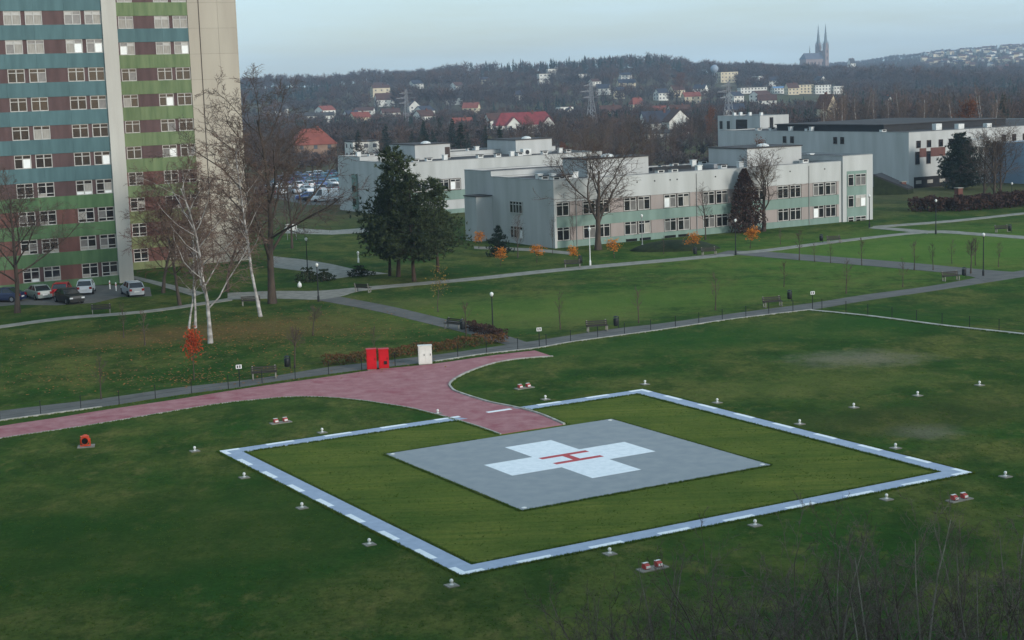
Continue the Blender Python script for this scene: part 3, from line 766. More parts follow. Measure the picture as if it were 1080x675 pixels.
MB().tube([(0, -0.52, 0.55), (0, -0.56, 0.55)], [0.38, 0.38], 12).build('fan', 'ventdark', aco)

# ---------------------------------------------------------------- right hospital building
CB = (69.67, 282.55)
right = thing('hospital_building', 'large pale hospital building at right with small square windows and a long blank side', 'building', CB, GRID)
shell(right, 0, 62, 0, 53.5, -0.6, 9.7)
roof(right, 0, 62, 0, 53.5, 9.7, par=0.2)
MB().box(3.5, 34, 10, 40, 9.4, 10.75).build('roof_monitor', 'ventdark', right)
MB().box(3.2, 34.3, 9.7, 40.3, 10.752, 10.9).build('roof_slab', 'rooffelt', right)
W_C = window_mesh(0.95, 1.25, n=1, fr=0.07, tr=0.22, frame='framedark')
for s in (1.75, 4.2, 7.0, 9.4, 11.8): put_window(right, W_C, s, -0.03, 6.95, 'all')
for s in (1.5, 4.1): put_window(right, window_mesh(0.95, 2.2, n=1, fr=0.07, tr=0.3, frame='framedark'), s, -0.03, 4.1, 'all')
MB().box(2.5, 4.08, -0.03, -0.002, 5.3, 6.85).build('infill_panel', 'rustpanel', right)
MB().box(5.1, 8.6, -0.03, -0.002, 5.3, 6.85).build('infill_panel', 'rustpanel', right)
MB().box(1.2, 15.5, -0.06, -0.002, -0.4, 1.9).build('ground_floor_glazing', 'darkrecess', right)
for s in (1.6, 4.3, 7.2, 10.2): MB().box(s, s + 1.3, -0.09, -0.062, 0.7, 1.3).build('pane', 'curtain', right)
for s in (22.4, 25.0, 27.7, 30.3): put_window(right, W_C, s, -0.03, 7.1, 'all')
for v in (31.6, 33.8, 17.5, 19.4): put_window(right, W_C, -0.03, v, 7.5, 'all', rz=-PI / 2)
shell(right, 19.2, 60, -34, -0.004, -0.6, 7.1, 'bluegrey', name='front_wing')
roof(right, 19.2, 60, -34, -0.004, 7.1)
MB().box(12.0, 16.6, -3.0, -0.004, 6.6, 8.0).build('stair_housing', 'whitewall', right)
MB().box(16.9, 19.1, -0.8, -0.004, -0.5, 8.3).build('stair_tower', 'whitewall', right)
for k, p in enumerate([(49.66, 321.23), (52.30, 321.40), (54.77, 314.22), (57.25, 309.84), (65.78, 288.89), (57.73, 308.59)]): vent(right, CB, p, 9.5, k + 1)
MB().box(-0.7, 0.7, -0.5, 0.5, 0, 1.2).build('roof_vent', 'ventwhite', right, (12.5, 6, 9.5))
MB().box(-0.7, 0.7, -0.5, 0.5, 0, 1.0).build('roof_vent', 'ventwhite', right, (17, 5, 9.5))
MB().box(-0.6, 0.6, -0.5, 0.5, 0, 0.8).build('roof_vent', 'ventwhite', right, (24, 5, 9.5))

# ---------------------------------------------------------------- flat-roofed block behind it
DB = (62.22, 400.00)
far_block = thing('flat_roofed_block', 'flat-roofed grey and white block half hidden behind the pale hospital building', 'building', DB, GRID)
shell(far_block, 0, 9.0, 0, 17, -0.5, 10.7); roof(far_block, 0, 9.0, 0, 17, 10.7)
MB().box(3.0, 4.1, -0.05, -0.002, 7.2, 10.2).build('doorway', 'darkrecess', far_block)
MB().box(-0.05, -0.002, 5.0, 9.5, 7.4, 9.8).build('glazing', 'glassdark', far_block)
for s in (12.0, 15.0): MB().box(-0.05, -0.002, s, s + 1.2, 7.4, 9.4).build('pane', 'glassdark', far_block)
for k, (u, v) in enumerate(((2, 2), (4, 9), (5, 14), (1.5, 12))): link('roof_vent', VENT2, far_block, (u, v, 10.6)); 
# low sloping roof and brick stacks between the two buildings
ramp = thing('ramp_wall', 'dark overgrown sloping ramp wall between the white building and the pale one', 'wall', (60.63, 269.78), 0)
gx = (60.63, 269.78); p1 = (66.33, 269.27); p2 = (gx[0] + 2.2, gx[1] + 3.6); p3 = (p1[0] + 1.6, p1[1] + 3.0)
R0 = [(0, 0), (p1[0] - gx[0], p1[1] - gx[1]), (p3[0] - gx[0], p3[1] - gx[1]), (p2[0] - gx[0], p2[1] - gx[1])]
ms = MB(); ms.hull8([(*R0[0], -0.3), (*R0[1], -0.3), (*R0[2], -0.3), (*R0[3], -0.3)], [(*R0[0], 3.2), (*R0[1], 0.7), (*R0[2], 0.7), (*R0[3], 3.2)])
ms.build('wall', 'bushgreen', ramp)
md = MB(); md.hull8([(R0[0][0], R0[0][1], 3.21), (R0[1][0], R0[1][1], 0.71), (R0[2][0], R0[2][1], 0.71), (R0[3][0], R0[3][1], 3.21)], [(R0[0][0], R0[0][1], 3.5), (R0[1][0], R0[1][1], 1.0), (R0[2][0], R0[2][1], 1.0), (R0[3][0], R0[3][1], 3.5)])
md.build('coping', 'ventdark', ramp)
for p, h, lab in (((65.94, 271.87), 1.9, 'small red brick vent stack at the foot of the sloping ramp roof'), ((73.64, 265.56), 1.0, 'small red brick vent stack behind the brown hedge')):
    t = thing('brick_stack', lab, 'brick stack', p, GRID)
    MB().box(-0.5, 0.5, -0.45, 0.45, -0.05, h).build('shaft', 'brickred', t); MB().box(-0.58, 0.58, -0.53, 0.53, h + 0.002, h + 0.12).build('cap', 'concrete', t)
# ---------------------------------------------------------------- trees
def rvec(r):
    return Vector((r.gauss(0, 1), r.gauss(0, 1), r.gauss(0, 1)))

def grow(r, mbs, p, d, L, rad, lev, P):
    nseg = P['seg'][lev]; pts = [p.copy()]; ds = []
    for i in range(nseg):
        d = (d + rvec(r) * P['wob'][lev] + Vector((0, 0, 1)) * P['trop'][lev]).normalized()
        p = p + d * (L / nseg); pts.append(p.copy()); ds.append(d.copy())
    last = lev == P['max']
    tip = 0.0 if last else rad * P['tap'][lev]
    rads = [rad + (tip - rad) * (i / nseg) ** P.get('pw', 1.0) for i in range(nseg + 1)]
    if lev == 0: rads[0] = rad * 1.35
    mbs[0 if lev < P['split'] else 1].tube(pts, rads, P['side'][lev], cap=False)
    if lev == 0 and P.get('tips') is not None: pass
    if last or (P.get('tipmin') and L < P['tipmin']):
        P['ends'].append((pts[-1], d)); 
    if last: return
    n = P['num'][lev]
    if isinstance(n, float): n = max(2, int(n * L))
    s0 = P['start'][lev]; az = r.random() * 6.28
    for k in range(n):
        t = s0 + (1 - s0) * (k + r.random() * 0.8) / n
        i = min(int(t * nseg), nseg - 1); f = t * nseg - i
        q = pts[i].lerp(pts[i + 1], f); dd = ds[i]
        az += 2.4 + r.uniform(-0.5, 0.5)
        a = dd.orthogonal().normalized(); b = dd.cross(a)
        side = a * math.cos(az) + b * math.sin(az)
        ang = P['ang'][lev] * r.uniform(0.75, 1.25) * (1.15 - 0.4 * t)
        nd = (dd * math.cos(ang) + side * math.sin(ang)).normalized()
        ln = L * P['len'][lev] * r.uniform(0.65, 1.15) * (1 - P['short'][lev] * t)
        rr = min((rad + (tip - rad) * t) * P['rr'][lev], rad * 0.7)
        grow(r, mbs, q, nd, ln, max(rr, P.get('rmin', 0.006)), lev + 1, P)

def make_tree(seed, H, rad, **kw):
    P = dict(seg=[7, 5, 4, 3, 2], wob=[0.06, 0.12, 0.16, 0.2, 0.25], trop=[0.05, 0.07, 0.05, 0.03, 0.02], tap=[0.25, 0.3, 0.3, 0.3, 0], side=[7, 5, 3, 3, 3],
             num=[11, 8, 7, 5], start=[0.28, 0.25, 0.2, 0.15], ang=[0.85, 0.8, 0.8, 0.8], len=[0.55, 0.5, 0.48, 0.5], short=[0.45, 0.4, 0.3, 0.2], rr=[0.55, 0.55, 0.55, 0.55], split=2, max=4, ends=[])
    P.update(kw); P['ends'] = []
    r = random.Random(seed); mbs = (MB(), MB())
    d0 = Vector((r.uniform(-0.04, 0.04), r.uniform(-0.04, 0.04), 1)).normalized()
    stems = P.get('stems', 1)
    for s in range(stems):
        dd = d0
        if stems > 1:
            w = 6.28 * s / stems + r.random(); k = P.get('fan', 0.3) * r.uniform(0.3, 1.1)
            dd = Vector((math.cos(w) * k, math.sin(w) * k, 1)).normalized()
        grow(r, mbs, Vector((0.1 * s * (stems > 1) * math.cos(s * 2.4), 0.1 * s * (stems > 1) * math.sin(s * 2.4), -0.15)), dd, H * (r.uniform(0.7, 1.0) if stems > 1 else 1.0), rad * (r.uniform(0.6, 1.0) if stems > 1 else 1.0), 0, P)
    return mbs[0], mbs[1], P['ends']

def leaves(mb, r, pts, n, spread, size, mi=0):
    for _ in range(n):
        c = Vector(r.choice(pts)) + rvec(r) * spread
        a = rvec(r).normalized(); b = a.cross(rvec(r)).normalized(); s = size * r.uniform(0.6, 1.3)
        mb.poly([c - a * s - b * s * 0.2, c + b * s * 0.62, c + a * s + b * s * 0.1, c - b * s * 0.6], mi)

class Proto:
    def __init__(s, trunk, tm, crown, cm, H):
        s.tr = trunk.mesh('trunk', tm, smooth=True); s.cr = crown.mesh('crown', cm) if crown and crown.f else None; s.H = H
def plant(proto, name, label, xy, h, rz=0.0, cat='tree', group=None, z=None, wide=1.0):
    z = hz(*xy) if z is None else z
    o = thing(name, label, cat, (xy[0], xy[1], z), rz, group)
    k = h / proto.H; o.scale = (k * wide, k * wide, k)
    link('trunk', proto.tr, o)
    if proto.cr: link('crown', proto.cr, o)
    return o

# prototypes --------------------------------------------------------
def bare(seed, H, rad, tm='bark', cm='twig', leafmat=None, nleaf=0, lsize=0.1, lspread=0.25, **kw):
    t, c, ends = make_tree(seed, H, rad, **kw)
    mats = [cm]
    if leafmat:
        leaves(c, random.Random(seed + 5), [e[0] for e in ends], nleaf, lspread, lsize, 1); mats = [cm, leafmat]
    top = max(v[2] for v in t.v + c.v)
    return Proto(t, tm, c, mats, top)

BIG = [bare(11, 13, 0.25, num=[14, 10, 8, 6], ang=[0.8, 0.8, 0.85, 0.85], len=[0.66, 0.55, 0.5, 0.55], rmin=0.016),
       bare(12, 13, 0.22, num=[15, 10, 8, 6], start=[0.2, 0.2, 0.2, 0.15], ang=[0.72, 0.78, 0.85, 0.85], len=[0.62, 0.52, 0.5, 0.55], trop=[0.05, 0.07, 0.04, 0.02, 0.02], rmin=0.013)]
ASH = bare(21, 9, 0.22, rmin=0.014, num=[9, 10, 9, 6], start=[0.25, 0.2, 0.2, 0.2], ang=[0.62, 0.65, 0.75, 0.75], len=[0.95, 0.52, 0.48, 0.5], trop=[0.03, 0.08, 0.06, 0.03, 0.0])
BIRCH = [bare(31, 14, 0.15, 'birchbark', 'birchtwig', rmin=0.014, num=[16, 10, 8, 6], start=[0.22, 0.25, 0.2, 0.2], ang=[0.75, 0.7, 0.7, 0.8], len=[0.45, 0.5, 0.5, 0.6], trop=[0.08, 0.10, -0.03, -0.12, -0.25], wob=[0.07, 0.12, 0.16, 0.2, 0.25], split=2),
         bare(32, 14, 0.11, 'birchbark', 'birchtwig', rmin=0.014, num=[17, 9, 8, 6], start=[0.35, 0.25, 0.2, 0.2], ang=[0.6, 0.7, 0.7, 0.8], len=[0.32, 0.5, 0.5, 0.6], trop=[0.08, 0.10, -0.03, -0.12, -0.25], split=2)]
REDB = [bare(35 + i, 13, 0.15, 'bark', 'twigred', rmin=0.013, num=[18, 11, 9, 6], start=[0.2, 0.2, 0.2, 0.2], ang=[0.75, 0.7, 0.75, 0.8], len=[0.45, 0.52, 0.5, 0.6], trop=[0.06, 0.09, 0.0, -0.08, -0.15]) for i in range(2)]
SAP = [bare(41 + i, 2.9, 0.06, rmin=0.017, tm='bark', cm='twig', seg=[5, 3, 2, 2], num=[9, 4, 3], max=3, split=1, side=[5, 3, 3, 3], start=[0.35, 0.3, 0.3], ang=[0.55, 0.6, 0.7], len=[0.42, 0.5, 0.5], rr=[0.5, 0.5, 0.5], wob=[0.04, 0.1, 0.15, 0.2]) for i in range(3)]
ROUND = [bare(51 + i, 3.0, 0.08, rmin=0.014, tm='bark', cm='twig', seg=[5, 3, 3, 2], num=[16, 7, 5], max=3, split=1, side=[5, 3, 3, 3], start=[0.55, 0.15, 0.15], ang=[0.95, 0.7, 0.7], len=[0.42, 0.6, 0.5], wob=[0.05, 0.1, 0.15, 0.2]) for i in range(2)]
ORANGE = [bare(61 + i, 2.6, 0.04, 'bark', 'twig', 'orangeleaf', 420, 0.10, 0.16, seg=[5, 3, 2, 2], num=[12, 5, 3], max=3, split=1, side=[5, 3, 3, 3], start=[0.45, 0.2, 0.2], ang=[0.8, 0.7, 0.7], len=[0.45, 0.55, 0.5]) for i in range(3)]
REDT = bare(65, 3.6, 0.05, 'bark', 'twig', 'redleaf', 700, 0.10, 0.18, seg=[5, 3, 2, 2], num=[13, 5, 3], max=3, split=1, side=[5, 3, 3, 3], start=[0.4, 0.2, 0.2], ang=[0.6, 0.7, 0.7], len=[0.45, 0.55, 0.5])
YELT = bare(66, 4.2, 0.06, 'bark', 'twig', 'yellowleaf', 170, 0.10, 0.25, seg=[5, 4, 3, 2], num=[13, 6, 4], max=3, split=1, side=[5, 3, 3, 3], start=[0.35, 0.2, 0.2], ang=[0.75, 0.7, 0.7], len=[0.5, 0.55, 0.5])
MID = [bare(71 + i, 12, 0.18, 'bark', 'twig', rmin=0.018, seg=[6, 4, 3, 2], num=[15, 9, 7], max=3, split=1, side=[5, 3, 3, 3], start=[0.3, 0.2, 0.2], ang=[0.6 + 0.1 * (i % 3), 0.7, 0.7], len=[0.48, 0.52, 0.5], trop=[0.05, 0.10, 0.06, 0.03]) for i in range(4)]
MIDB = [bare(81 + i, 15, 0.16, 'birchbark', 'birchtwig', seg=[6, 4, 3, 2], rmin=0.018, num=[16, 8, 6], max=3, split=1, side=[5, 3, 3, 3], start=[0.4, 0.2, 0.2], ang=[0.55, 0.7, 0.7], len=[0.28, 0.52, 0.5], trop=[0.06, 0.10, 0.0, -0.1]) for i in range(2)]
SHRUB = [bare(91 + i, 5.5, 0.045, 'shrubtwig', 'shrubtwig', seg=[6, 4, 3, 2], rmin=0.008, num=[9, 5, 5], max=3, split=1, side=[4, 3, 3, 3], start=[0.2, 0.2, 0.2], ang=[0.7, 0.7, 0.75], len=[0.45, 0.5, 0.5], stems=4, fan=0.6, wob=[0.10, 0.14, 0.18, 0.2], trop=[-0.01, 0.02, 0.02, 0.0]) for i in range(4)]
POLE = [bare(96 + i, 7.0, 0.05, 'palestem', 'shrubtwig', seg=[7, 4, 3, 2], num=[12, 5, 4], max=3, split=1, side=[5, 3, 3, 3], start=[0.3, 0.2, 0.2], ang=[0.5, 0.6, 0.7], len=[0.3, 0.5, 0.5], stems=2, fan=0.14, wob=[0.05, 0.12, 0.16, 0.2]) for i in range(2)]
RUSTT = bare(99, 12, 0.2, 'bark', 'twig', 'rustleaf', 2200, 0.20, 0.5, seg=[6, 4, 3, 2], num=[13, 7, 5], max=3, split=1, side=[5, 3, 3, 3], start=[0.3, 0.2, 0.2], ang=[0.65, 0.7, 0.7], len=[0.48, 0.52, 0.5])

def conifer(seed, H, rad, R, z0, nwh, per, shape, droop, tuft, tl, cm, tm='pinebark', clump=1.0):
    """trunk with whorled boughs, each carrying tufts of needle-thin faces"""
    r = random.Random(seed); t, c = MB(), MB()
    bend = [Vector((r.gauss(0, 0.012 * H), r.gauss(0, 0.012 * H), H * k / 6 - (0.2 if k == 0 else 0))) for k in range(7)]
    bend[0].x = bend[0].y = 0
    t.tube(bend, [rad * (1.25 if k == 0 else 1) * (1 - 0.93 * k / 6) for k in range(7)], 7, cap=False)
    for w in range(nwh):
        f = (w + r.random() * 0.5) / nwh; z = z0 + (H - z0) * f
        base = bend[min(int(z / H * 6), 5)].lerp(bend[min(int(z / H * 6) + 1, 6)], (z / H * 6) % 1)
        for k in range(per):
            az = r.random() * 6.28; L = R * shape(f) * r.uniform(0.55, 1.1)
            if L < 0.15: continue
            d = Vector((math.cos(az), math.sin(az), droop + r.uniform(-0.1, 0.2)))
            p = base.copy(); pts = [p.copy()]; ns = 4
            for i in range(ns):
                d = (d + rvec(r) * 0.09 + Vector((0, 0, 0.05))).normalized(); p = p + d * L / ns; pts.append(p.copy())
            t.tube(pts, [rad * 0.22 * (1 - f * 0.6) * (1 - i / (ns + 0.01)) + 0.004 for i in range(ns + 1)], 3, cap=False)
            nt = max(2, int(tuft * L))
            for j in range(nt):
                s = 0.25 + 0.8 * (j + r.random()) / nt
                i = min(int(s * ns), ns - 1); q = pts[i].lerp(pts[i + 1], min(s * ns - i, 1.2)) + rvec(r) * 0.12 * L * clump * 0.5
                for _ in range(9):
                    a = (rvec(r) + Vector((0, 0, 0.7)) + d * 0.5).normalized() * tl * r.uniform(0.6, 1.2)
                    b = a.cross(rvec(r)).normalized() * tl * 0.16
                    c.poly([q - b, q + b, q + a])
    top = max(v[2] for v in t.v)
    return Proto(t, tm, c, cm, top)

pine_shape = lambda f: (0.75 + 0.25 * math.sin(f * 9)) * (1.0 if f < 0.35 else 1 - (f - 0.35) * 1.25) if f < 0.98 else 0.18
PINE = [conifer(201 + i, 13, 0.20, 4.6, 2.6, 24, 8, pine_shape, 0.15, 4.2, 0.44, 'needle', clump=1.7) for i in range(3)]
SPRUCE = conifer(211, 3.6, 0.07, 1.8, 0.25, 16, 8, lambda f: 1.02 - f, -0.05, 8, 0.22, 'needledark')
CEDAR = conifer(212, 9.2, 0.25, 4.2, 0.6, 24, 10, lambda f: (1.05 - f) ** 0.6, 0.1, 5.5, 0.45, 'needledark')
FIRM = conifer(213, 11, 0.2, 2.6, 1.0, 18, 6, lambda f: 1.03 - f, -0.1, 3.0, 0.5, 'needledark')

# named trees ---------------------------------------------------------
plant(BIG[0], 'bare_tree', 'large dark bare tree in front of the tower at the left edge', (-47.47, 154.80), 15.5, 0.4, wide=1.3)
plant(BIG[1], 'bare_tree', 'tallest bare tree, dark trunk, rising beside the blank tower end wall', (-23.06, 155.49), 23.0, 1.1, wide=1.25)
plant(BIRCH[0], 'birch_tree', 'leaning white birch with wide low limbs in front of the tower', (-24.69, 131.33), 16.5, 2.0, wide=1.3)
plant(BIRCH[1], 'birch_tree', 'white birch with a clear straight trunk right of the leaning birch', (-22.80, 146.32), 17.5, 0.5, wide=1.3)
plant(BIRCH[1], 'birch_tree', 'slim white birch just left behind the leaning birch', (-27.64, 140.41), 12.0, 3.0, wide=1.4)
plant(BIRCH[1], 'birch_tree', 'short thin birch at the far left of the birch clump', (-28.13, 139.96), 10.0, 4.4, wide=1.4)
plant(REDB[0], 'bare_tree', 'reddish-brown bare tree in front of the right tower wing', (-35.95, 166.90), 14.0, 1.7, wide=1.3)
plant(REDB[1], 'bare_tree', 'bare tree with reddish twigs close behind the birch clump', (-32.12, 156.40), 13.5, 2.7, wide=1.3)
plant(REDB[0], 'bare_tree', 'bare brown tree in front of the blank tower end wall', (-29.11, 165.85), 13.5, 0.7, wide=1.3)
plant(MID[1], 'bare_tree', 'smaller bare tree right of the tallest one, before the car park', (-28.30, 210.85), 13.0, 0.7)
plant(MID[2], 'bare_tree', 'bare tree before the car park, left of the white van', (-36.85, 267.35), 11.0, 3.7)
for p_, h_, lab_ in (((-33.97, 251.33), 2.6, 'left brown bush below the car park'), ((-31.22, 259.24), 2.2, 'right brown bush below the car park'), ((-34.17, 235.05), 2.8, 'brown bush beneath the bare trees beside the tower')):
    plant(SHRUB[len(lab_) % 4], 'bare_shrub', 'leafless ' + lab_, p_, h_, len(lab_), cat='bush', wide=1.6)
plant(ASH, 'bare_tree', 'big forked bare tree against the white front of the low building', (10.72, 195.89), 15.5, 0.9, wide=1.7)
plant(ASH, 'bare_tree', 'bare forked tree right beside the dark brown columnar bush', (33.33, 212.59), 12.0, 2.6, wide=1.6)
plant(MID[1], 'bare_tree', 'slender bare tree against the green band, left of the columnar bush', (24.66, 203.75), 7.4, 0.2)
plant(MID[0], 'bare_tree', 'small dark bare tree before the shaded end wall of the low building', (0.91, 189.72), 5.6, 0.8)
plant(MID[3], 'bare_tree', 'thin bare sapling at the near corner of the low building', (5.11, 192.68), 4.8, 0.8, wide=0.5)
plant(MID[3], 'bare_tree', 'thin bare sapling left of the big forked tree', (7.77, 194.03), 5.0, 2.8, wide=0.5)
for p, h, rz, lab in (((71.26, 243.12), 12.0, 0.3, 'left one of the three bare trees behind the brown hedge'), ((72.00, 240.83), 13.4, 1.5, 'middle one of the three bare trees behind the brown hedge'), ((73.38, 242.14), 12.0, 3.4, 'right leaning one of the three bare trees behind the brown hedge')):
    plant(ASH, 'bare_tree', lab, p, h, rz, group='bare trees behind the brown hedge', wide=1.3)
plant(PINE[0], 'pine_tree', 'tallest dark pine of the clump on the lawn', (-12.11, 174.35), 13.9, 0.0, group='pines on the lawn', wide=1.0)
plant(PINE[1], 'pine_tree', 'broad pine at the right of the clump on the lawn', (-10.11, 169.49), 11.4, 1.2, group='pines on the lawn', wide=1.2)
plant(PINE[2], 'pine_tree', 'low pine at the left of the clump on the lawn', (-13.12, 175.52), 9.6, 2.2, group='pines on the lawn', wide=1.1)
plant(PINE[2], 'pine_tree', 'pine at the back of the clump, reaching towards the low building', (-7.95, 177.63), 10.4, 4.2, group='pines on the lawn', wide=1.1)
plant(SPRUCE, 'spruce_tree', 'small round dark spruce before the shaded end wall of the low building', (-1.32, 192.59), 3.9, 0.0)
plant(CEDAR, 'evergreen_tree', 'big dark evergreen covering the pale hospital front at right', (76.74, 276.18), 9.6, 0.0)
plant(RUSTT, 'autumn_tree', 'rust-brown autumn tree rising behind the pale hospital roof at right', (98.10, 345.00), 15.0, 0.3, wide=0.9)
plant(RUSTT, 'autumn_tree', 'narrow orange autumn tree behind the white building, left of the grey block', (58.72, 470.00), 13.0, 1.3, wide=0.55)
plant(RUSTT, 'autumn_tree', 'round orange-brown bush tree behind the second rooftop block', (11.11, 330.00), 9.0, 1.3, wide=0.5)
plant(RUSTT, 'autumn_tree', 'rust tinged tree in front of the right rooftop block of the low building', (37.54, 245.00), 11.6, 2.3, wide=0.5)
plant(REDT, 'young_tree', 'young tree with bright orange-red leaves beside the asphalt path at left', (-22.78, 114.11), 4.0, 0.2)
ORL = [((-1.08, 182.19), 1.9, 'left of two orange young trees in front of the small spruce'), ((3.02, 183.89), 1.9, 'right of two orange young trees in front of the shaded end wall'), ((7.33, 182.55), 1.9, 'small orange young tree left of the white lamp post'),
       ((12.02, 186.16), 2.1, 'small orange young tree right of the big forked tree'), ((21.36, 189.53), 2.2, 'orange young tree in front of the grassy mound'), ((28.45, 191.62), 2.6, 'wide orange young tree with white stem before the columnar bush'), ((-3.85, 202.56), 2.0, 'orange young tree between the pines and the small spruce')]
for k, (p, h, lab) in enumerate(ORL): plant(ORANGE[k % 3], 'young_tree', lab, p, h * 1.15, k * 1.3, group='orange young trees', wide=1.5)
plant(YELT, 'young_tree', 'young tree with sparse yellow leaves on the lawn below the pines', (-6.65, 145.51), 4.3, 0.5)
plant(ROUND[0], 'young_tree', 'bare round-headed young tree on the leaf-strewn lawn', (-16.58, 133.62), 2.7, 0.0, wide=1.1)
plant(ROUND[1], 'young_tree', 'bare round-headed young tree beside the bin and bench', (-16.11, 117.92), 3.2, 1.0)
plant(ROUND[1], 'young_tree', 'dense twiggy young tree near the far lamp post at right', (45.73, 160.42), 3.6, 2.0)
SP = [((31.73, 177.36), 3.4, 'first sapling from the left along the diagonal path'), ((33.04, 175.49), 2.2, 'second sapling from the left along the diagonal path'), ((34.44, 173.72), 2.2, 'third sapling from the left along the diagonal path'), ((37.10, 170.48), 3.0, 'fourth sapling from the left along the diagonal path'),
      ((30.90, 148.63), 3.4, 'lone sapling on the lawn above the fence corner'), ((36.92, 151.98), 2.9, 'sapling on the lawn left of the bench by the path junction'), ((41.19, 164.80), 3.1, 'sapling by the diagonal path, right of the fourth one'), ((42.99, 164.26), 3.0, 'sapling by the diagonal path above the dark bench'),
      ((46.34, 169.47), 2.6, 'sapling on the far side of the diagonal path above the bench'), ((48.14, 167.09), 3.0, 'sapling just beyond the twiggy young tree'), ((49.91, 165.13), 2.8, 'rightmost sapling along the diagonal path'), ((17.81, 140.76), 3.4, 'sapling on the lawn left of the bench near the fence corner'),
      ((26.21, 154.91), 2.6, 'sapling on the lawn above the bench near the fence corner'), ((10.58, 134.57), 3.2, 'sapling right of the bin on the lawn edge'), ((3.96, 132.48), 3.2, 'sapling with a few red leaves beside the asphalt path'), ((-3.76, 130.79), 2.8, 'sapling standing in the hedge corner'),
      ((-10.67, 123.67), 2.2, 'sapling behind the red cabinets'), ((-32.88, 136.16), 3.0, 'left one of two saplings on the lawn below the tower path'), ((-30.07, 131.49), 3.0, 'right one of two saplings on the lawn below the tower path'), ((-27.88, 107.93), 3.2, 'sapling by the asphalt path at the left'),
      ((32.59, 194.83), 2.2, 'sapling before the white front, right of the columnar bush'), ((17.92, 188.49), 2.2, 'sapling near the far narrow path below the low building')]
for k, (p, h, lab) in enumerate(SP): plant(SAP[k % 3], 'young_tree', 'thin bare ' + lab, p, h, k * 0.9, group='saplings on the lawns')

# bushes ---------------------------------------------------------------
def leaf_bush(name, label, p, prof, H, R, n, size, m, core='bushgreen', seed=1, group=None, cat='bush', stemmat='twig'):
    r = random.Random(seed)
    o = thing(name, label, cat, (p[0], p[1], hz(*p)), 0, group)
    mbx = MB()
    for _ in range(n):
        f = r.random(); az = r.random() * 6.28; rr = R * prof(f) * (r.random() ** 0.35) * (1 + 0.18 * math.sin(3 * az + f * 5) + r.gauss(0, 0.06))
        c = Vector((math.cos(az) * rr, math.sin(az) * rr, H * f)); a = rvec(r).normalized(); b = a.cross(rvec(r)).normalized(); s = size * r.uniform(0.6, 1.3)
        mbx.poly([c - a * s, c + b * s * 0.6, c + a * s, c - b * s * 0.6])
    mbx.build('foliage', m, o)
    st = MB()
    for k in range(9):
        az = k * 2.4; q = Vector((math.cos(az), math.sin(az), 0)) * R * 0.1
        st.tube([q + Vector((0, 0, -0.1)), q * 2.5 + Vector((0, 0, H * 0.45)), q * 3.5 + Vector((0, 0, H * 0.8))], [0.04, 0.03, 0.008], 4, cap=False)
    st.build('stem', stemmat, o)
    return o
leaf_bush('columnar_bush', 'dark brown columnar bush against the low building front', (30.90, 212.11), lambda f: max(0.03, 1.03 - f) ** 0.75 * (0.75 + 0.25 * min(f * 5, 1)), 8.3, 2.9, 5200, 0.15, 'brownleaf', seed=3)
for p, h, R, lab, s in (((-21.65, 172.74), 1.5, 1.5, 'low dark green bush below the paved square, left of the lamp', 4), ((-19.96, 173.12), 1.2, 1.2, 'small dark bush below the paved square, right of the lamp', 5), ((-16.50, 176.51), 1.1, 1.5, 'flat-topped dark bush at the tip of the paved square', 6)):
    leaf_bush('green_bush', lab, p, lambda f: math.sin(min(f + 0.25, 1) * PI) ** 0.5 if f < 0.9 else 0.4, h, R, 700, 0.12, 'bushgreen', seed=s)
# grassy mound before the building
mm = MB(); rings = [(5.2, -0.15), (4.3, 0.45), (3.0, 0.95), (1.5, 1.2), (0.1, 1.25)]
mm.lathe([(r_, z_) for r_, z_ in rings], 20)
mo = mm.build('grassy_mound', 'bushgreen', None, (19.76, 193.42), 0, smooth=True); mo.scale = (1.1, 0.55, 0.9); tag(mo, kind='structure')

def hedge(name, label, pts, w, h, m, dens, size, seed, core):
    r = random.Random(seed); b0 = pts[0]
    o = thing(name, label, 'hedge', (b0[0], b0[1], 0))
    f, s = MB(), MB()
    for (a, b) in zip(pts, pts[1:]):
        A, B = Vector((a[0] - b0[0], a[1] - b0[1], 0)), Vector((b[0] - b0[0], b[1] - b0[1], 0)); L = (B - A).length; d = (B - A).normalized(); nn = Vector((-d.y, d.x, 0))
        for _ in range(int(dens * L)):
            t = r.random() * L; q = A + d * t; hh = h * (0.9 + 0.12 * math.sin(t * 1.7 + seed) + 0.07 * math.sin(t * 5.1) + (0.22 * math.sin(t * 0.6) * math.sin(t * 1.1 + 2) if h > 2 else 0))
            u = r.uniform(-1, 1); z = r.random() ** 0.7
            if r.random() < 0.6:
                if r.random() < 0.5: z = 1 + r.gauss(0, 0.05)
                else: u = math.copysign(1 + r.gauss(0, 0.08), u)
            c = q + nn * u * w / 2 + Vector((0, 0, z * hh)); a1 = rvec(r).normalized(); b1 = a1.cross(rvec(r)).normalized(); k = size * r.uniform(0.6, 1.3)
            f.poly([c - a1 * k, c + b1 * k * 0.6, c + a1 * k, c - b1 * k * 0.6])
        for _ in range(int(L * 6)):
            t = r.random() * L; q = A + d * t + nn * r.uniform(-0.3, 0.3) * w
            s.tube([q + Vector((0, 0, -0.05)), q + Vector((r.gauss(0, 0.1), r.gauss(0, 0.1), h * 0.9))], [0.02, 0.006], 3, cap=False)
    f.build('foliage', m, o); s.build('stems', core, o)
    return o
hedge('hedge', 'low autumn-brown clipped hedge behind the red and white cabinets', [(-14.03, 118.33), (-10.70, 120.39), (-7.18, 122.50), (-3.03, 125.51), (-0.58, 126.89)], 1.0, 0.75, 'hedgeleaf', 260, 0.085, 1, 'twigred')
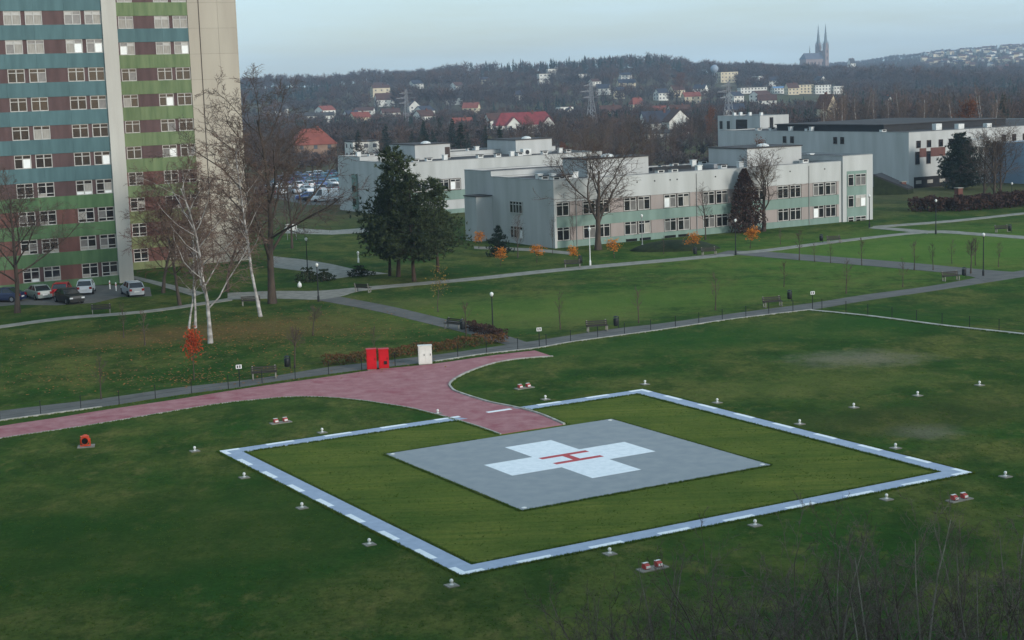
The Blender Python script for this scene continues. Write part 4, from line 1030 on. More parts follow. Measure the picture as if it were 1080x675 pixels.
hedge('hedge', 'short brown hedge branching off beside the lamp and white bench', [(-0.73, 128.38), (-2.21, 131.47), (-3.67, 134.42)], 0.9, 0.7, 'brownleaf', 260, 0.085, 2, 'twigred')
hedge('hedge', 'tall dark reddish-brown hedge on the bank before the pale hospital', [(59.02, 237.30), (63.51, 234.41), (71.25, 237.38), (81.83, 244.13)], 4.0, 1.9, 'brownleaf', 380, 0.2, 3, 'twigred')

# bare thicket at the bottom right, individual shrubs and thin poles
r = random.Random(5)
TH_W = [(0.77, 52.00, 2.38), (1.55, 51.00, 3.56), (2.33, 53.00, 3.42), (2.75, 50.00, 4.84), (3.73, 52.00, 3.87), (4.14, 49.00, 3.74), (5.04, 53.00, 4.54), (5.39, 50.00, 4.25), (6.50, 54.00, 4.37), (6.56, 50.00, 5.95), (7.12, 49.00, 4.80), (8.26, 52.00, 5.20), (8.73, 50.00, 6.21), (9.95, 53.00, 4.21), (9.91, 49.00, 6.35), (11.17, 52.00, 6.13), (11.49, 50.00, 5.47), (12.82, 53.00, 5.03), (12.59, 49.00, 6.50), (13.87, 51.00, 5.10), (15.17, 53.00, 5.60), (15.04, 50.00, 5.65), (16.32, 52.00, 5.57), (15.98, 49.00, 5.78), (9.38, 47.00, 5.10), (11.65, 47.00, 5.14), (13.64, 47.00, 5.25), (7.10, 47.00, 4.30), (5.11, 47.00, 4.07), (8.71, 48.00, 5.11), (10.16, 46.00, 6.10), (12.24, 46.00, 5.89), (14.18, 46.00, 5.82), (6.40, 48.00, 5.19), (4.25, 50.00, 4.66), (12.26, 52.00, 6.03), (16.47, 51.00, 6.30), (9.88, 51.00, 5.59), (14.45, 52.00, 5.38), (2.90, 48.00, 4.11), (1.64, 50.00, 3.03)]
for k, (x, y, h) in enumerate(TH_W):
    kind = POLE[k % 2] if k % 4 == 2 else SHRUB[k % 4]
    nm, lb = ('bare_sapling', 'thin pale-stemmed bare sapling poking out of the thicket at bottom right') if k % 4 == 2 else ('bare_shrub', 'leafless grey-brown shrub in the thicket along the bottom right')
    plant(kind, nm, lb, (x, y), h * 1.06, k * 1.7, cat='shrub' if k % 4 != 2 else 'tree', group='bare thicket at the bottom right' if k % 4 != 2 else 'pale saplings in the thicket', wide=1.0)
# ---------------------------------------------------------------- helipad lights
PL_BASE = MB().prism([(-0.29, -0.29), (0.29, -0.29), (0.29, 0.29), (-0.29, 0.29)], -0.03, 0.05).mesh('base_plate', 'concrete')
PL_STEM = MB().lathe([(0.10, 0.048), (0.10, 0.09), (0.045, 0.10), (0.045, 0.185)], 10).mesh('stem', 'whitemetal')
PL_GLOBE = MB().lathe([(0.05, 0.18), (0.085, 0.20), (0.095, 0.26), (0.075, 0.32), (0.03, 0.35)], 12).mesh('globe', 'lampglobe', True)
PLS = [((-14.40, 83.79), 'white field light left of the painted border, nearest its left corner'), ((-10.52, 77.05), 'second white field light along the near left side of the painted border'), ((-6.68, 70.23), 'third white field light along the near left side of the painted border'), ((-2.81, 63.78), 'white field light beside the near corner of the painted border'),
       ((3.85, 67.51), 'white field light below the near right border, next to the red twin lamps'), ((10.65, 71.22), 'second white field light along the near right side of the painted border'), ((17.46, 74.98), 'third white field light along the near right side of the painted border'), ((24.19, 78.56), 'white field light off the right corner of the painted border'),
       ((20.40, 85.53), 'white field light above the far right border near its right corner'), ((16.49, 92.48), 'white field light at the middle of the far right border'), ((12.62, 99.57), 'white field light on the far right border near its top corner'), ((8.72, 106.63), 'white field light behind the top corner of the painted border'),
       ((1.97, 102.52), 'white field light on the far border right of the red paving'), ((-4.80, 99.09), 'white field light at the border end left of the red paving'), ((-11.48, 94.57), 'white field light behind the far left side of the painted border'), ((-18.31, 90.67), 'white field light alone on the grass left of the painted border'),
       ((20.53, 96.70), 'white field light on the lawn, nearest of three leading to the right'), ((25.16, 99.69), 'white field light on the lawn, middle of three leading to the right'), ((29.81, 102.40), 'white field light on the lawn, farthest of three leading to the right')]
for p, lab in PLS:
    o = thing('field_light', lab, 'light', p, GRID, 'white field lights round the helipad'); o.scale = (0.85, 0.85, 0.85)
    link('base_plate', PL_BASE, o); link('stem', PL_STEM, o); link('globe', PL_GLOBE, o)
TW_SLAB = MB().box(-0.66, 0.66, -0.27, 0.27, -0.03, 0.05).mesh('base_slab', 'concrete')
_t = MB(); _t.hull8([(-0.2, -0.2, 0.11), (0.2, -0.2, 0.11), (0.2, 0.2, 0.11), (-0.2, 0.2, 0.11)], [(-0.17, -0.12, 0.36), (0.17, -0.12, 0.36), (0.17, 0.2, 0.42), (-0.17, 0.2, 0.42)])
TW_BOX = _t.mesh('lamp_box', 'redlens')
TW_FACE = MB().box(-0.14, 0.14, -0.235, -0.21, 0.15, 0.30).box(-0.19, 0.19, 0.02, 0.19, 0.425, 0.445).mesh('lens', 'whitemetal')
TW_LEG = MB().box(-0.15, -0.11, -0.13, -0.09, 0.04, 0.115).box(0.11, 0.15, -0.13, -0.09, 0.04, 0.115).box(-0.15, -0.11, 0.09, 0.13, 0.04, 0.115).box(0.11, 0.15, 0.09, 0.13, 0.04, 0.115).mesh('feet', 'blackmetal')
for p, rz, lab in (((-14.40, 97.93), GRID, 'twin red lamp boxes on a slab above the left side of the border'), ((0.67, 106.72), GRID, 'twin red lamp boxes on a slab right of the red paving'), ((5.47, 65.19), GRID, 'twin red and white lamp boxes on a slab below the near border'), ((20.77, 74.45), GRID, 'twin red and white lamp boxes on a slab at the right, by the thicket')):
    o = thing('twin_lamp', lab, 'light', p, rz, 'twin red lamps on the lawn')
    link('base_slab', TW_SLAB, o)
    for sx in (-0.36, 0.36):
        b = link('lamp_box', TW_BOX, o, (sx * 0.85, 0, 0.012), 0, (0.7, 0.7, 0.66)); link('lens', TW_FACE, b); link('feet', TW_LEG, b)
o = thing('orange_projector', 'orange-red box light on a pale slab alone on the grass at left', 'light', (-25.07, 92.93), 0.2); o.scale = (0.78, 0.78, 0.78)
MB().box(-0.62, 0.62, -0.5, 0.5, -0.03, 0.06).build('base_slab', 'concrete', o)
b = MB(); b.tube([(-0.05, -0.45, 0.52), (-0.05, 0.35, 0.58)], [0.30, 0.30], 14).build('housing', 'orangemetal', o)
MB().tube([(-0.05, -0.47, 0.52), (-0.05, -0.452, 0.52)], [0.24, 0.24], 14).build('lens', 'glassdark', o)
MB().box(-0.42, -0.34, -0.1, 0.1, 0.06, 0.62).box(0.25, 0.33, -0.1, 0.1, 0.06, 0.62).box(-0.34, 0.25, -0.1, 0.1, 0.06, 0.13).build('bracket', 'orangemetal', o)
MB().box(-0.36, 0.26, -0.5, -0.1, 0.83, 0.87).build('hood', 'orangemetal', o)

# ---------------------------------------------------------------- cabinets
def cabinet(name, label, p, rz, w, d, h, m, black=False):
    o = thing(name, label, 'cabinet', p, rz)
    MB().box(-w / 2 + 0.03, w / 2 - 0.03, -d / 2 + 0.03, d / 2 - 0.03, -0.02, 0.08).build('plinth', 'concrete', o)
    MB().box(-w / 2, w / 2, -d / 2, d / 2, 0.082, h).build('casing', m, o)
    MB().box(-w / 2 - 0.03, w / 2 + 0.03, -d / 2 - 0.03, d / 2 + 0.03, h + 0.002, h + 0.05).build('lid', m, o)
    nd = 2 if w > 0.95 else 1; dw = (w - 0.08) / nd
    for k in range(nd):
        x0 = -w / 2 + 0.04 + dw * k
        q = MB().box(x0 + 0.01, x0 + dw - 0.01, -d / 2 - 0.02, -d / 2 - 0.001, 0.13, h - 0.06).build('door', m, o)
        MB().box(x0 + dw - 0.10, x0 + dw - 0.06, -d / 2 - 0.05, -d / 2 - 0.021, h * 0.5, h * 0.5 + 0.14).build('handle', 'blackmetal', q)
    if black: MB().box(0.0, 0.22, -d / 2 - 0.06, -d / 2 - 0.021, 0.38, 0.62).build('socket', 'blackmetal', o)
    return o
cabinet('equipment_cabinet', 'red metal cabinet without a black fitting, left of the pair', (-10.25, 115.98), 0.12, 0.70, 0.55, 1.50, 'cabinetred')
cabinet('equipment_cabinet', 'red metal cabinet with a small black fitting, right of the pair', (-9.39, 116.21), 0.12, 0.72, 0.55, 1.45, 'cabinetred', True)
cabinet('equipment_cabinet', 'tall white metal cabinet with two doors beside the red paving', (-6.45, 117.45), 0.12, 0.98, 0.5, 1.40, 'cabinetwhite')

# ---------------------------------------------------------------- fence along the field
fence = thing('field_fence', 'low fence of thin dark posts and wires round the helipad lawn', 'fence', (P1_LOW[1][0], P1_LOW[1][1], 0))
FO = Vector((P1_LOW[1][0], P1_LOW[1][1], 0))
POST = MB().tube([(0, 0, -0.05), (0, 0, 0.98)], [0.028, 0.028], 6).mesh('post', 'blackmetal')
fl = catmull(P1_LOW[1:] + FENCE_B[1:], 8)
segs = [0.0]
for a, b in zip(fl, fl[1:]): segs.append(segs[-1] + math.hypot(b[0] - a[0], b[1] - a[1]))
def along(s):
    for i in range(len(fl) - 1):
        if s <= segs[i + 1]:
            t = (s - segs[i]) / max(segs[i + 1] - segs[i], 1e-6)
            return Vector((fl[i][0] + (fl[i + 1][0] - fl[i][0]) * t, fl[i][1] + (fl[i + 1][1] - fl[i][1]) * t, 0))
    return Vector((*fl[-1], 0))
step = 2.62; ps = []
k = 0
while k * step < segs[-1]:
    p = along(k * step) - FO; ps.append(p)
    link('post', POST, fence, (p.x, p.y, 0)); k += 1
for z in (0.30, 0.62, 0.93):
    MB().tube([(p.x, p.y, z) for p in ps], [0.006] * len(ps), 3).build('wire', 'blackmetal', fence)

# ---------------------------------------------------------------- benches, bins, lamps, signs
SLAT = MB().box(-0.92, 0.92, -0.05, 0.05, 0, 0.035).mesh('slat', 'benchwood')
BLEG = MB().box(-0.04, 0.04, -0.24, 0.24, -0.02, 0.06).box(-0.04, 0.04, -0.22, -0.14, 0.06, 0.42).box(-0.04, 0.04, 0.16, 0.24, 0.06, 0.44).box(-0.04, 0.04, -0.14, 0.24, 0.40, 0.44).hull8([(-0.04, 0.17, 0.44), (0.04, 0.17, 0.44), (0.04, 0.24, 0.44), (-0.04, 0.24, 0.44)], [(-0.04, 0.30, 0.92), (0.04, 0.30, 0.92), (0.04, 0.36, 0.92), (-0.04, 0.36, 0.92)]).mesh('leg', 'concrete')
def bench(p, rz, label):
    o = thing('park_bench', label, 'bench', p, rz, 'park benches')
    for s in (-0.8, 0.8): link('leg', BLEG, o, (s, 0, 0))
    for k in range(4): link('slat', SLAT, o, (0, -0.17 + 0.12 * k, 0.445))
    for k in range(3):
        q = link('slat', SLAT, o, (0, 0.185 + 0.045 * k, 0.53 + 0.135 * k)); q.rotation_euler = (math.radians(72), 0, 0)
    return o
BN = [((-17.70, 113.73), 0.22, 'dark slatted bench beside the bin on the path edge at left'), ((-4.95, 134.71), -0.75, 'bench seen from behind beside the short hedge'), ((6.91, 130.72), 0.25, 'dark bench by the path, left of a bin, below the big lawn'), ((22.97, 141.63), 0.35, 'bench by the path just left of the fence corner'),
      ((42.43, 155.47), 0.35, 'bench at the path junction beside the far right lamp'), ((39.00, 194.37), 0.3, 'small far bench right of a bin before the white end block'), ((22.89, 185.80), 0.3, 'small far bench beside the orange tree and lamp'), ((6.85, 177.38), 0.1, 'bench on the narrow path below the low building'),
      ((61.10, 200.74), 0.2, 'far bench on the upper right lawn'), ((-38.68, 152.02), 0.25, 'dark bench beside the tower car apron'), ((-14.84, 162.04), 2.6, 'bench seen end-on beside the path under the lamp'), ((-24.94, 154.59), 0.3, 'dark bench beneath the birches')]
for p, rz, lab in BN: bench(p, rz, lab)
BIN_B = MB().lathe([(0.15, 0.22), (0.20, 0.30), (0.21, 0.82), (0.19, 0.86)], 10).mesh('barrel', 'blackmetal', True)
BIN_P = MB().tube([(0.24, 0, -0.05), (0.24, 0, 1.0)], [0.03, 0.03], 6).box(0.18, 0.25, -0.03, 0.03, 0.5, 0.56).mesh('post', 'blackmetal')
BIN_C = MB().lathe([(0.22, 0.95), (0.20, 1.0), (0.06, 1.06)], 10).mesh('cover', 'blackmetal')
for p, lab in (((-16.54, 117.20), 'black litter bin right of the left bench'), ((8.51, 131.92), 'black litter bin right of the bench below the big lawn'), ((24.96, 144.61), 'black litter bin right of the bench near the fence corner'), ((44.20, 157.31), 'black litter bin beside the bench at the path junction'), ((37.62, 195.45), 'black litter bin left of the small far bench'),
               ((21.20, 185.29), 'black litter bin under the orange tree before the mound'), ((7.80, 179.95), 'black litter bin left of the white lamp post'), ((61.77, 199.84), 'black litter bin right of the far upper bench'), ((-4.11, 132.93), 'black litter bin at the end of the white bench')):
    o = thing('litter_bin', lab, 'bin', p, 0.4, 'litter bins')
    link('barrel', BIN_B, o); link('post', BIN_P, o); link('cover', BIN_C, o)
def lamp(p, h, label, m='blackmetal', pr=0.05):
    o = thing('lamp_post', label, 'street lamp', p, 0, 'park lamp posts')
    MB().lathe([(pr * 2.2, -0.05), (pr * 2.2, 0.5), (pr * 1.2, 0.6), (pr, h * 0.6), (pr * 0.8, h - 0.42)], 8).build('pole', m, o)
    MB().lathe([(0.07, h - 0.42), (0.11, h - 0.36), (0.155, h - 0.25), (0.15, h - 0.17), (0.09, h - 0.09), (0.03, h - 0.06)], 12).build('globe', 'lampglobe', o, smooth=True)
    MB().lathe([(0.10, h - 0.47), (0.10, h - 0.41)], 8).build('collar', m, o)
    return o
for p, h, lab, m in (((-18.61, 155.75), 3.8, 'black lamp post beside the path below the paved square', 'blackmetal'), ((-1.59, 131.33), 3.5, 'black lamp post at the hedge corner in mid lawn', 'blackmetal'), ((25.81, 184.85), 4.2, 'black lamp post where the paths meet before the columnar bush', 'blackmetal'), ((52.98, 201.16), 4.4, 'black lamp post on the upper right path', 'blackmetal'),
                     ((46.36, 158.28), 4.3, 'black lamp post beside the junction at the far right', 'blackmetal'), ((-22.75, 181.54), 4.0, 'black lamp post in front of the paved square at left', 'blackmetal'), ((-17.84, 190.39), 1.4, 'low white lamp on the lawn left of the pines', 'whitemetal'), ((8.87, 179.14), 4.3, 'white lamp post on the lawn below the forked tree', 'whitemetal'),
                     ((47.34, 212.91), 4.4, 'slim lamp post before the white end block', 'blackmetal'), ((74.87, 241.45), 3.4, 'lamp post behind the brown hedge at the right edge', 'blackmetal'), ((16.05, 195.82), 4.2, 'thin lamp post against the green band of the low building', 'greymetal')):
    lamp(p, h, lab, m)
for p, rz, lab in (((-18.99, 110.84), 0.3, 'small white notice on a post by the fence at left'), ((2.04, 123.51), 0.3, 'small white notice on a post by the fence in mid picture'), ((26.04, 139.34), 0.3, 'small white notice on a post at the fence corner')):
    o = thing('notice_sign', lab, 'sign', p, rz, 'small notices on the fence')
    MB().tube([(0, 0, -0.05), (0, 0, 1.62)], [0.03, 0.03], 6).build('post', 'blackmetal', o)
    bd = MB().box(-0.20, 0.20, -0.05, -0.032, 1.28, 1.56).build('board', 'whitemetal', o)
    MB().box(-0.13, -0.05, -0.058, -0.052, 1.33, 1.51).box(0.03, 0.12, -0.058, -0.052, 1.33, 1.51).build('pictogram', 'blackmetal', bd)
o = thing('white_board', 'small white blank board on legs among the trees left of the paved square', 'sign', (-29.90, 223.27), 0.1)
MB().box(-0.75, 0.75, -0.04, 0.04, 1.3, 2.2).build('panel', 'whitemetal', o)
for s in (-0.6, 0.6): MB().tube([(s, 0.06, -0.05), (s, 0.06, 2.1)], [0.04, 0.04], 6).build('leg', 'greymetal', o)
o = thing('waste_sack', 'small white sack on the grass beside the dark bush below the paved square', 'sack', (-21.95, 167.86), 0.4)
MB().lathe([(0.16, 0.0), (0.24, 0.1), (0.22, 0.34), (0.13, 0.48), (0.06, 0.52), (0.09, 0.6)], 10).build('bag', 'whitemetal', o, smooth=True)
for p, lab in (((-42.64, 171.88), 'left white bollard by the tower entrance'), ((-41.53, 169.96), 'right white bollard by the tower entrance')):
    o = thing('bollard', lab, 'bollard', p, 0, 'bollards by the tower')
    MB().lathe([(0.07, -0.05), (0.07, 0.85), (0.04, 0.93)], 8).build('shaft', 'whitemetal', o); MB().lathe([(0.074, 0.6), (0.074, 0.7)], 8).build('stripe', 'redpaint', o)

# ---------------------------------------------------------------- cars
def car_shape(kind):
    if kind == 'estate': L, H, st = 4.6, 1.50, [(-2.3, 0.62), (-2.22, 0.86), (-0.9, 0.98), (2.1, 0.98), (2.28, 0.92), (2.3, 0.60)]; cab = (-1.05, -0.15, 1.75, 2.18)
    elif kind == 'van': L, H, st = 5.2, 2.35, [(-2.6, 0.7), (-2.5, 1.0), (-1.7, 1.15), (2.5, 1.15), (2.58, 1.1), (2.6, 0.6)]; cab = (-1.85, -1.1, 2.45, 2.56)
    elif kind == 'saloon': L, H, st = 4.5, 1.44, [(-2.25, 0.60), (-2.18, 0.82), (-0.85, 0.94), (1.45, 0.96), (2.15, 0.94), (2.25, 0.62)]; cab = (-1.0, -0.2, 0.95, 1.75)
    else: L, H, st = 4.0, 1.47, [(-2.0, 0.60), (-1.93, 0.84), (-0.85, 0.97), (1.75, 0.98), (1.95, 0.9), (2.0, 0.60)]; cab = (-1.0, -0.15, 1.35, 1.86)
    return L, H, st, cab
def car_meshes(kind, merged=None):
    L, H, st, cab = car_shape(kind); hw = 0.98 if kind == 'van' else 0.88
    b, g, ro = MB(), MB(), MB()
    secs = []
    for x, zb in st:
        k = 1.0 if abs(x) < L / 2 - 0.25 else 0.86
        secs.append([(x, -hw * k * 0.94, 0.24), (x, -hw * k, 0.45), (x, -hw * k * 0.98, zb - 0.12), (x, -hw * k * 0.88, zb), (x, hw * k * 0.88, zb), (x, hw * k * 0.98, zb - 0.12), (x, hw * k, 0.45), (x, hw * k * 0.94, 0.24)])
    i0 = len(b.v)
    for s in secs: b.v += s
    for i in range(len(secs) - 1):
        for q in range(8):
            a, c = i0 + i * 8 + q, i0 + i * 8 + (q + 1) % 8
            b.f.append((a, c, c + 8, a + 8)); b.m.append(0)
    b.f.append(tuple(i0 + q for q in range(8))); b.m.append(0); b.f.append(tuple(i0 + (len(secs) - 1) * 8 + q for q in reversed(range(8)))); b.m.append(0)
    x0, x1, x2, x3 = cab; zb = 0.95 if kind != 'van' else 1.12; w0, w1 = hw * 0.87, hw * 0.72
    g.hull8([(x0, -w0, zb), (x3, -w0, zb), (x3, w0, zb), (x0, w0, zb)], [(x1, -w1, H - 0.06), (x2, -w1, H - 0.06), (x2, w1, H - 0.06), (x1, w1, H - 0.06)])
    b.hull8([(x1 - 0.04, -w1 - 0.015, H - 0.06), (x2 + 0.04, -w1 - 0.015, H - 0.06), (x2 + 0.04, w1 + 0.015, H - 0.06), (x1 - 0.04, w1 + 0.015, H - 0.06)], [(x1 + 0.12, -w1 * 0.88, H), (x2 - 0.1, -w1 * 0.88, H), (x2 - 0.1, w1 * 0.88, H), (x1 + 0.12, w1 * 0.88, H)])
    for s in (-1, 1):
        for (xa, xb) in ((x0, x1), (x3, x2), ((x0 + x3) / 2, (x1 + x2) / 2)):
            b.tube([(xa, s * (w0 + 0.01), zb - 0.02), (xb, s * (w1 + 0.01), H - 0.04)], [0.045, 0.04], 4)
        if kind == 'van':
            b.hull8([(x1 + 0.5, s * (w0 + 0.0), zb), (x3, s * (w0 + 0.0), zb), (x3, s * (w0 + 0.02), zb), (x1 + 0.5, s * (w0 + 0.02), zb)], [(x1 + 0.6, s * w1, H - 0.05), (x2, s * w1, H - 0.05), (x2, s * (w1 + 0.02), H - 0.05), (x1 + 0.6, s * (w1 + 0.02), H - 0.05)])
    wx = (-L / 2 + 0.82, L / 2 - 0.80); wheels = [(x, s * (hw - 0.10)) for x in wx for s in (-1, 1)]
    return b, g, wheels, L, hw, H
TYRE = MB().tube([(0, -0.10, 0), (0, 0.10, 0)], [0.32, 0.32], 14).mesh('wheel', 'tyre')
RIM = MB().tube([(0, -0.115, 0), (0, 0.115, 0)], [0.20, 0.20], 10).mesh('rim', 'rim')
def near_car(kind, paint, p, rz, label):
    b, g, wh, L, hw, H = car_meshes(kind)
    o = thing('parked_car', label, 'car', p, rz, 'cars parked by the tower')
    b.build('body', paint, o); g.build('window_glass', 'carglass', o)
    for x, y in wh:
        w = link('wheel', TYRE, o, (x, y, 0.32)); link('rim', RIM, w)
    for s in (-1, 1):
        MB().box(-L / 2 - 0.01, -L / 2 + 0.12, s * 0.6 - 0.16, s * 0.6 + 0.16, 0.58, 0.72).build('headlight', 'headlamp', o)
        MB().box(L / 2 - 0.10, L / 2 + 0.012, s * 0.62 - 0.13, s * 0.62 + 0.13, 0.62, 0.86).build('taillight', 'taillamp', o)
    MB().box(L / 2, L / 2 + 0.02, -0.26, 0.26, 0.5, 0.62).build('number_plate', 'plate', o)
    return o
near_car('estate', 'silver', (-38.92, 166.14), -1.15, 'silver estate car parked alone right of the pier of the tower')
near_car('hatch', 'carred', (-46.47, 167.36), -1.45, 'bright red hatchback parked by the tower')
near_car('saloon', 'carblack', (-44.25, 161.57), 2.2, 'black saloon parked askew in front of the red car')
near_car('hatch', 'carwhite', (-44.47, 169.16), -1.4, 'white hatchback parked by the tower, right of the red car')
near_car('saloon', 'greygreen', (-48.54, 165.99), -1.0, 'pale grey saloon parked by the tower, left of the red car')
near_car('saloon', 'carnavy', (-51.70, 164.20), -0.2, 'dark car half hidden behind the bare tree at the left edge')
# the crowded car park
FAR_CARS = {}
def far_car(kind, paint, x, y, rz, label, cat='car'):
    key = (kind, paint)
    if key not in FAR_CARS:
        b, g, wh, L, hw, H = car_meshes(kind)
        allm = MB(); mats = [paint, 'carglass', 'tyre', 'taillamp']
        for src, mi in ((b, 0), (g, 1)):
            i = len(allm.v); allm.v += src.v
            for f in src.f: allm.f.append(tuple(i + q for q in f)); allm.m.append(mi)
        for wx, wy in wh: allm.tube([(wx, wy - 0.1, 0.32), (wx, wy + 0.1, 0.32)], [0.32, 0.32], 10, 2)
        for s in (-1, 1): allm.box(L / 2 - 0.1, L / 2 + 0.012, s * 0.62 - 0.13, s * 0.62 + 0.13, 0.62, 0.86, 3)
        FAR_CARS[key] = allm.mesh('parked_' + ('van' if kind == 'van' else 'car'), mats)
    o = link('parked_van' if kind == 'van' else 'parked_car', FAR_CARS[key], None, (x, y, 0), rz)
    return tag(o, label, cat, 'vehicles in the crowded car park')
r = random.Random(9)
names = dict(silver='silver', carwhite='white', carblue='blue', carnavy='dark blue', carteal='turquoise', carblack='black', cargrey='grey', carred='red')
far_car('van', 'carwhite', *(-33.72, 300.21), 0.15, 'white van at the near edge of the crowded car park', 'van')
far_car('saloon', 'carblack', *(-36.09, 302.59), 0.15, 'black car left of the white van in the car park')
far_car('hatch', 'carblue', *(-38.18, 307.43), 0.3, 'blue car at the near left of the car park')
ca, sa = math.cos(GRID), math.sin(GRID)
pool = ['silver', 'carwhite', 'carwhite', 'carblue', 'carnavy', 'carblue', 'carblack', 'cargrey', 'silver']
for row, (px0, py0, n) in enumerate([(-47.90, 325.84, 6), (-49.61, 343.27, 6), (-50.98, 358.88, 6), (-51.45, 371.63, 6), (-51.96, 385.32, 5)]):
    for k in range(n):
        x = px0 + k * 2.75 * ca; y = py0 + k * 2.75 * sa
        pt = r.choice(pool) if row < 2 else r.choice(['carblue', 'carblue', 'carnavy', 'carteal', 'carwhite', 'silver', 'carteal'])
        far_car(r.choice(['hatch', 'saloon', 'estate']), pt, x, y, GRID + PI / 2 + (PI if r.random() < 0.5 else 0), names[pt] + ' car in the crowded car park rows')

# fallen leaves under the birches and along the path
fm = MB(); r = random.Random(17)
for (cx, cy), sx, sy, n in (((-24.69, 131.33), 9, 6, 1500), ((-22.43, 143.82), 8, 6, 900), ((-28.33, 116.30), 9, 3.2, 900), ((-17.52, 134.87), 7, 5, 500), ((-22.90, 114.51), 2.2, 1.6, 260)):
    for _ in range(n):
        x, y = r.gauss(cx, sx), r.gauss(cy, sy); a = r.random() * 6.28; s = r.uniform(0.05, 0.11)
        u_, v_ = Vector((math.cos(a), math.sin(a), r.uniform(-0.3, 0.3))) * s, Vector((-math.sin(a), math.cos(a), r.uniform(-0.3, 0.3))) * s * 0.7
        c = Vector((x, y, 0.075)); fm.poly([c - u_, c + v_, c + u_, c - v_])
tag(fm.build('fallen_leaves', 'litter'), 'brown and orange fallen leaves strewn on the lawn by the birches', 'leaves', kind='stuff')

# grass: rough tufts over the near field and along the edges of paving and paint
def tuft_mesh():
    rn = np.random.RandomState(23); pos = []
    c_, s_ = math.cos(GRID), math.sin(GRID)
    def pad_xy(a, b): return (PAD[0] + a * c_ - b * s_, PAD[1] + a * s_ + b * c_)
    for half, n in ((S + 0.06, 5200), (S - Wd - 0.06, 4600)):
        for _ in range(n):
            q = rn.randint(4); t = rn.uniform(-half, half); o_ = abs(rn.normal(0, 0.06)) * (1 if half > S else -1)
            a, b = [(t, half + o_), (t, -half - o_), (half + o_, t), (-half - o_, t)][q]
            if q == 0 and 0.2 < t < 5.6: continue
            pos.append((*pad_xy(a, b), 0.09))
    for _ in range(3000):
        q = rn.randint(4); t = rn.uniform(-7.5, 7.5); o_ = 7.54 + abs(rn.normal(0, 0.05))
        a, b = [(t, o_), (t, -o_), (o_, t), (-o_, t)][q]
        if q == 0 and -1.5 < t + 0.2 < 6.5: continue
        pos.append((*pad_xy(c0[0] + a, c0[1] + b), 0.09))
    for line, off in ((RED_R, 0.26), (RED_BOT, 0.20), (P1_LOW, -0.30), (FENCE_B, -0.46), (FENCE_B, 0.06)):
        pl = catmull(line, 6)
        for a, b in zip(pl, pl[1:]):
            L = math.hypot(b[0] - a[0], b[1] - a[1]); nx_, ny_ = -(b[1] - a[1]) / max(L, 1e-6), (b[0] - a[0]) / max(L, 1e-6)
            for _ in range(int(L * 22)):
                t = rn.rand(); o_ = off + math.copysign(abs(rn.normal(0, 0.06)), off)
                pos.append((a[0] + (b[0] - a[0]) * t + nx_ * o_, a[1] + (b[1] - a[1]) * t + ny_ * o_, 0.09))
    n0 = len(pos); k = 0
    while k < 5000:
        y = 54 + 76 * rn.rand() ** 1.3; x = y * rn.uniform(-0.34, 0.34)
        a, b = (x - PAD[0]) * c_ + (y - PAD[1]) * s_, -(x - PAD[0]) * s_ + (y - PAD[1]) * c_
        m_ = max(abs(a), abs(b))
        if S - Wd - 0.1 < m_ < S + 0.1 or max(abs(a - c0[0]), abs(b - c0[1])) < 7.6: continue
        if -9 < a < 7 and 7 < b < 60 and (a > -0.5 or b > S + 1): 
            if y > 92 and x < 8: continue
            if 0 < a < 6: continue
        if y > 96 and x < -4 + (y - 96) * 0.4: continue
        for _ in range(rn.randint(1, 7)):
            pos.append((x + rn.normal(0, 0.22), y + rn.normal(0, 0.22), rn.uniform(0.02, 0.038)))
        k += 1
    P = np.array(pos); n = len(P); nb = 3
    V = np.zeros((n, nb, 3, 3), np.float32)
    for j in range(nb):
        a = rn.rand(n) * 6.28; w = 0.022 + 0.02 * rn.rand(n); h = P[:, 2] * rn.uniform(0.7, 1.3, n); le = rn.normal(0, 0.03, (n, 2)); of = rn.normal(0, 0.035, (n, 2))
        V[:, j, 0, 0] = P[:, 0] + of[:, 0] - np.cos(a) * w; V[:, j, 0, 1] = P[:, 1] + of[:, 1] - np.sin(a) * w
        V[:, j, 1, 0] = P[:, 0] + of[:, 0] + np.cos(a) * w; V[:, j, 1, 1] = P[:, 1] + of[:, 1] + np.sin(a) * w
        V[:, j, 2, 0] = P[:, 0] + of[:, 0] + le[:, 0]; V[:, j, 2, 1] = P[:, 1] + of[:, 1] + le[:, 1]; V[:, j, 2, 2] = h
        V[:, j, 0, 2] = V[:, j, 1, 2] = -0.01
    V = V.reshape(-1, 3); nf = n * nb
    me = bpy.data.meshes.new('grass_tufts'); me.vertices.add(len(V)); me.vertices.foreach_set('co', V.ravel())
    me.loops.add(nf * 3); me.loops.foreach_set('vertex_index', np.arange(nf * 3, dtype=np.int32))
    me.polygons.add(nf); me.polygons.foreach_set('loop_start', np.arange(0, nf * 3, 3, dtype=np.int32)); me.polygons.foreach_set('loop_total', np.full(nf, 3, np.int32))
    me.materials.append(MATS['grassblade']); me.update(calc_edges=True)
    return me
mat('grassblade', srgb(74, 100, 40), 0.9, srgb(92, 106, 50), 0.4, spec=0.05, detail=8, trans=0.3)
tag(link('grass_tufts', tuft_mesh()), 'rough green grass of the helipad field', 'grass', kind='stuff')
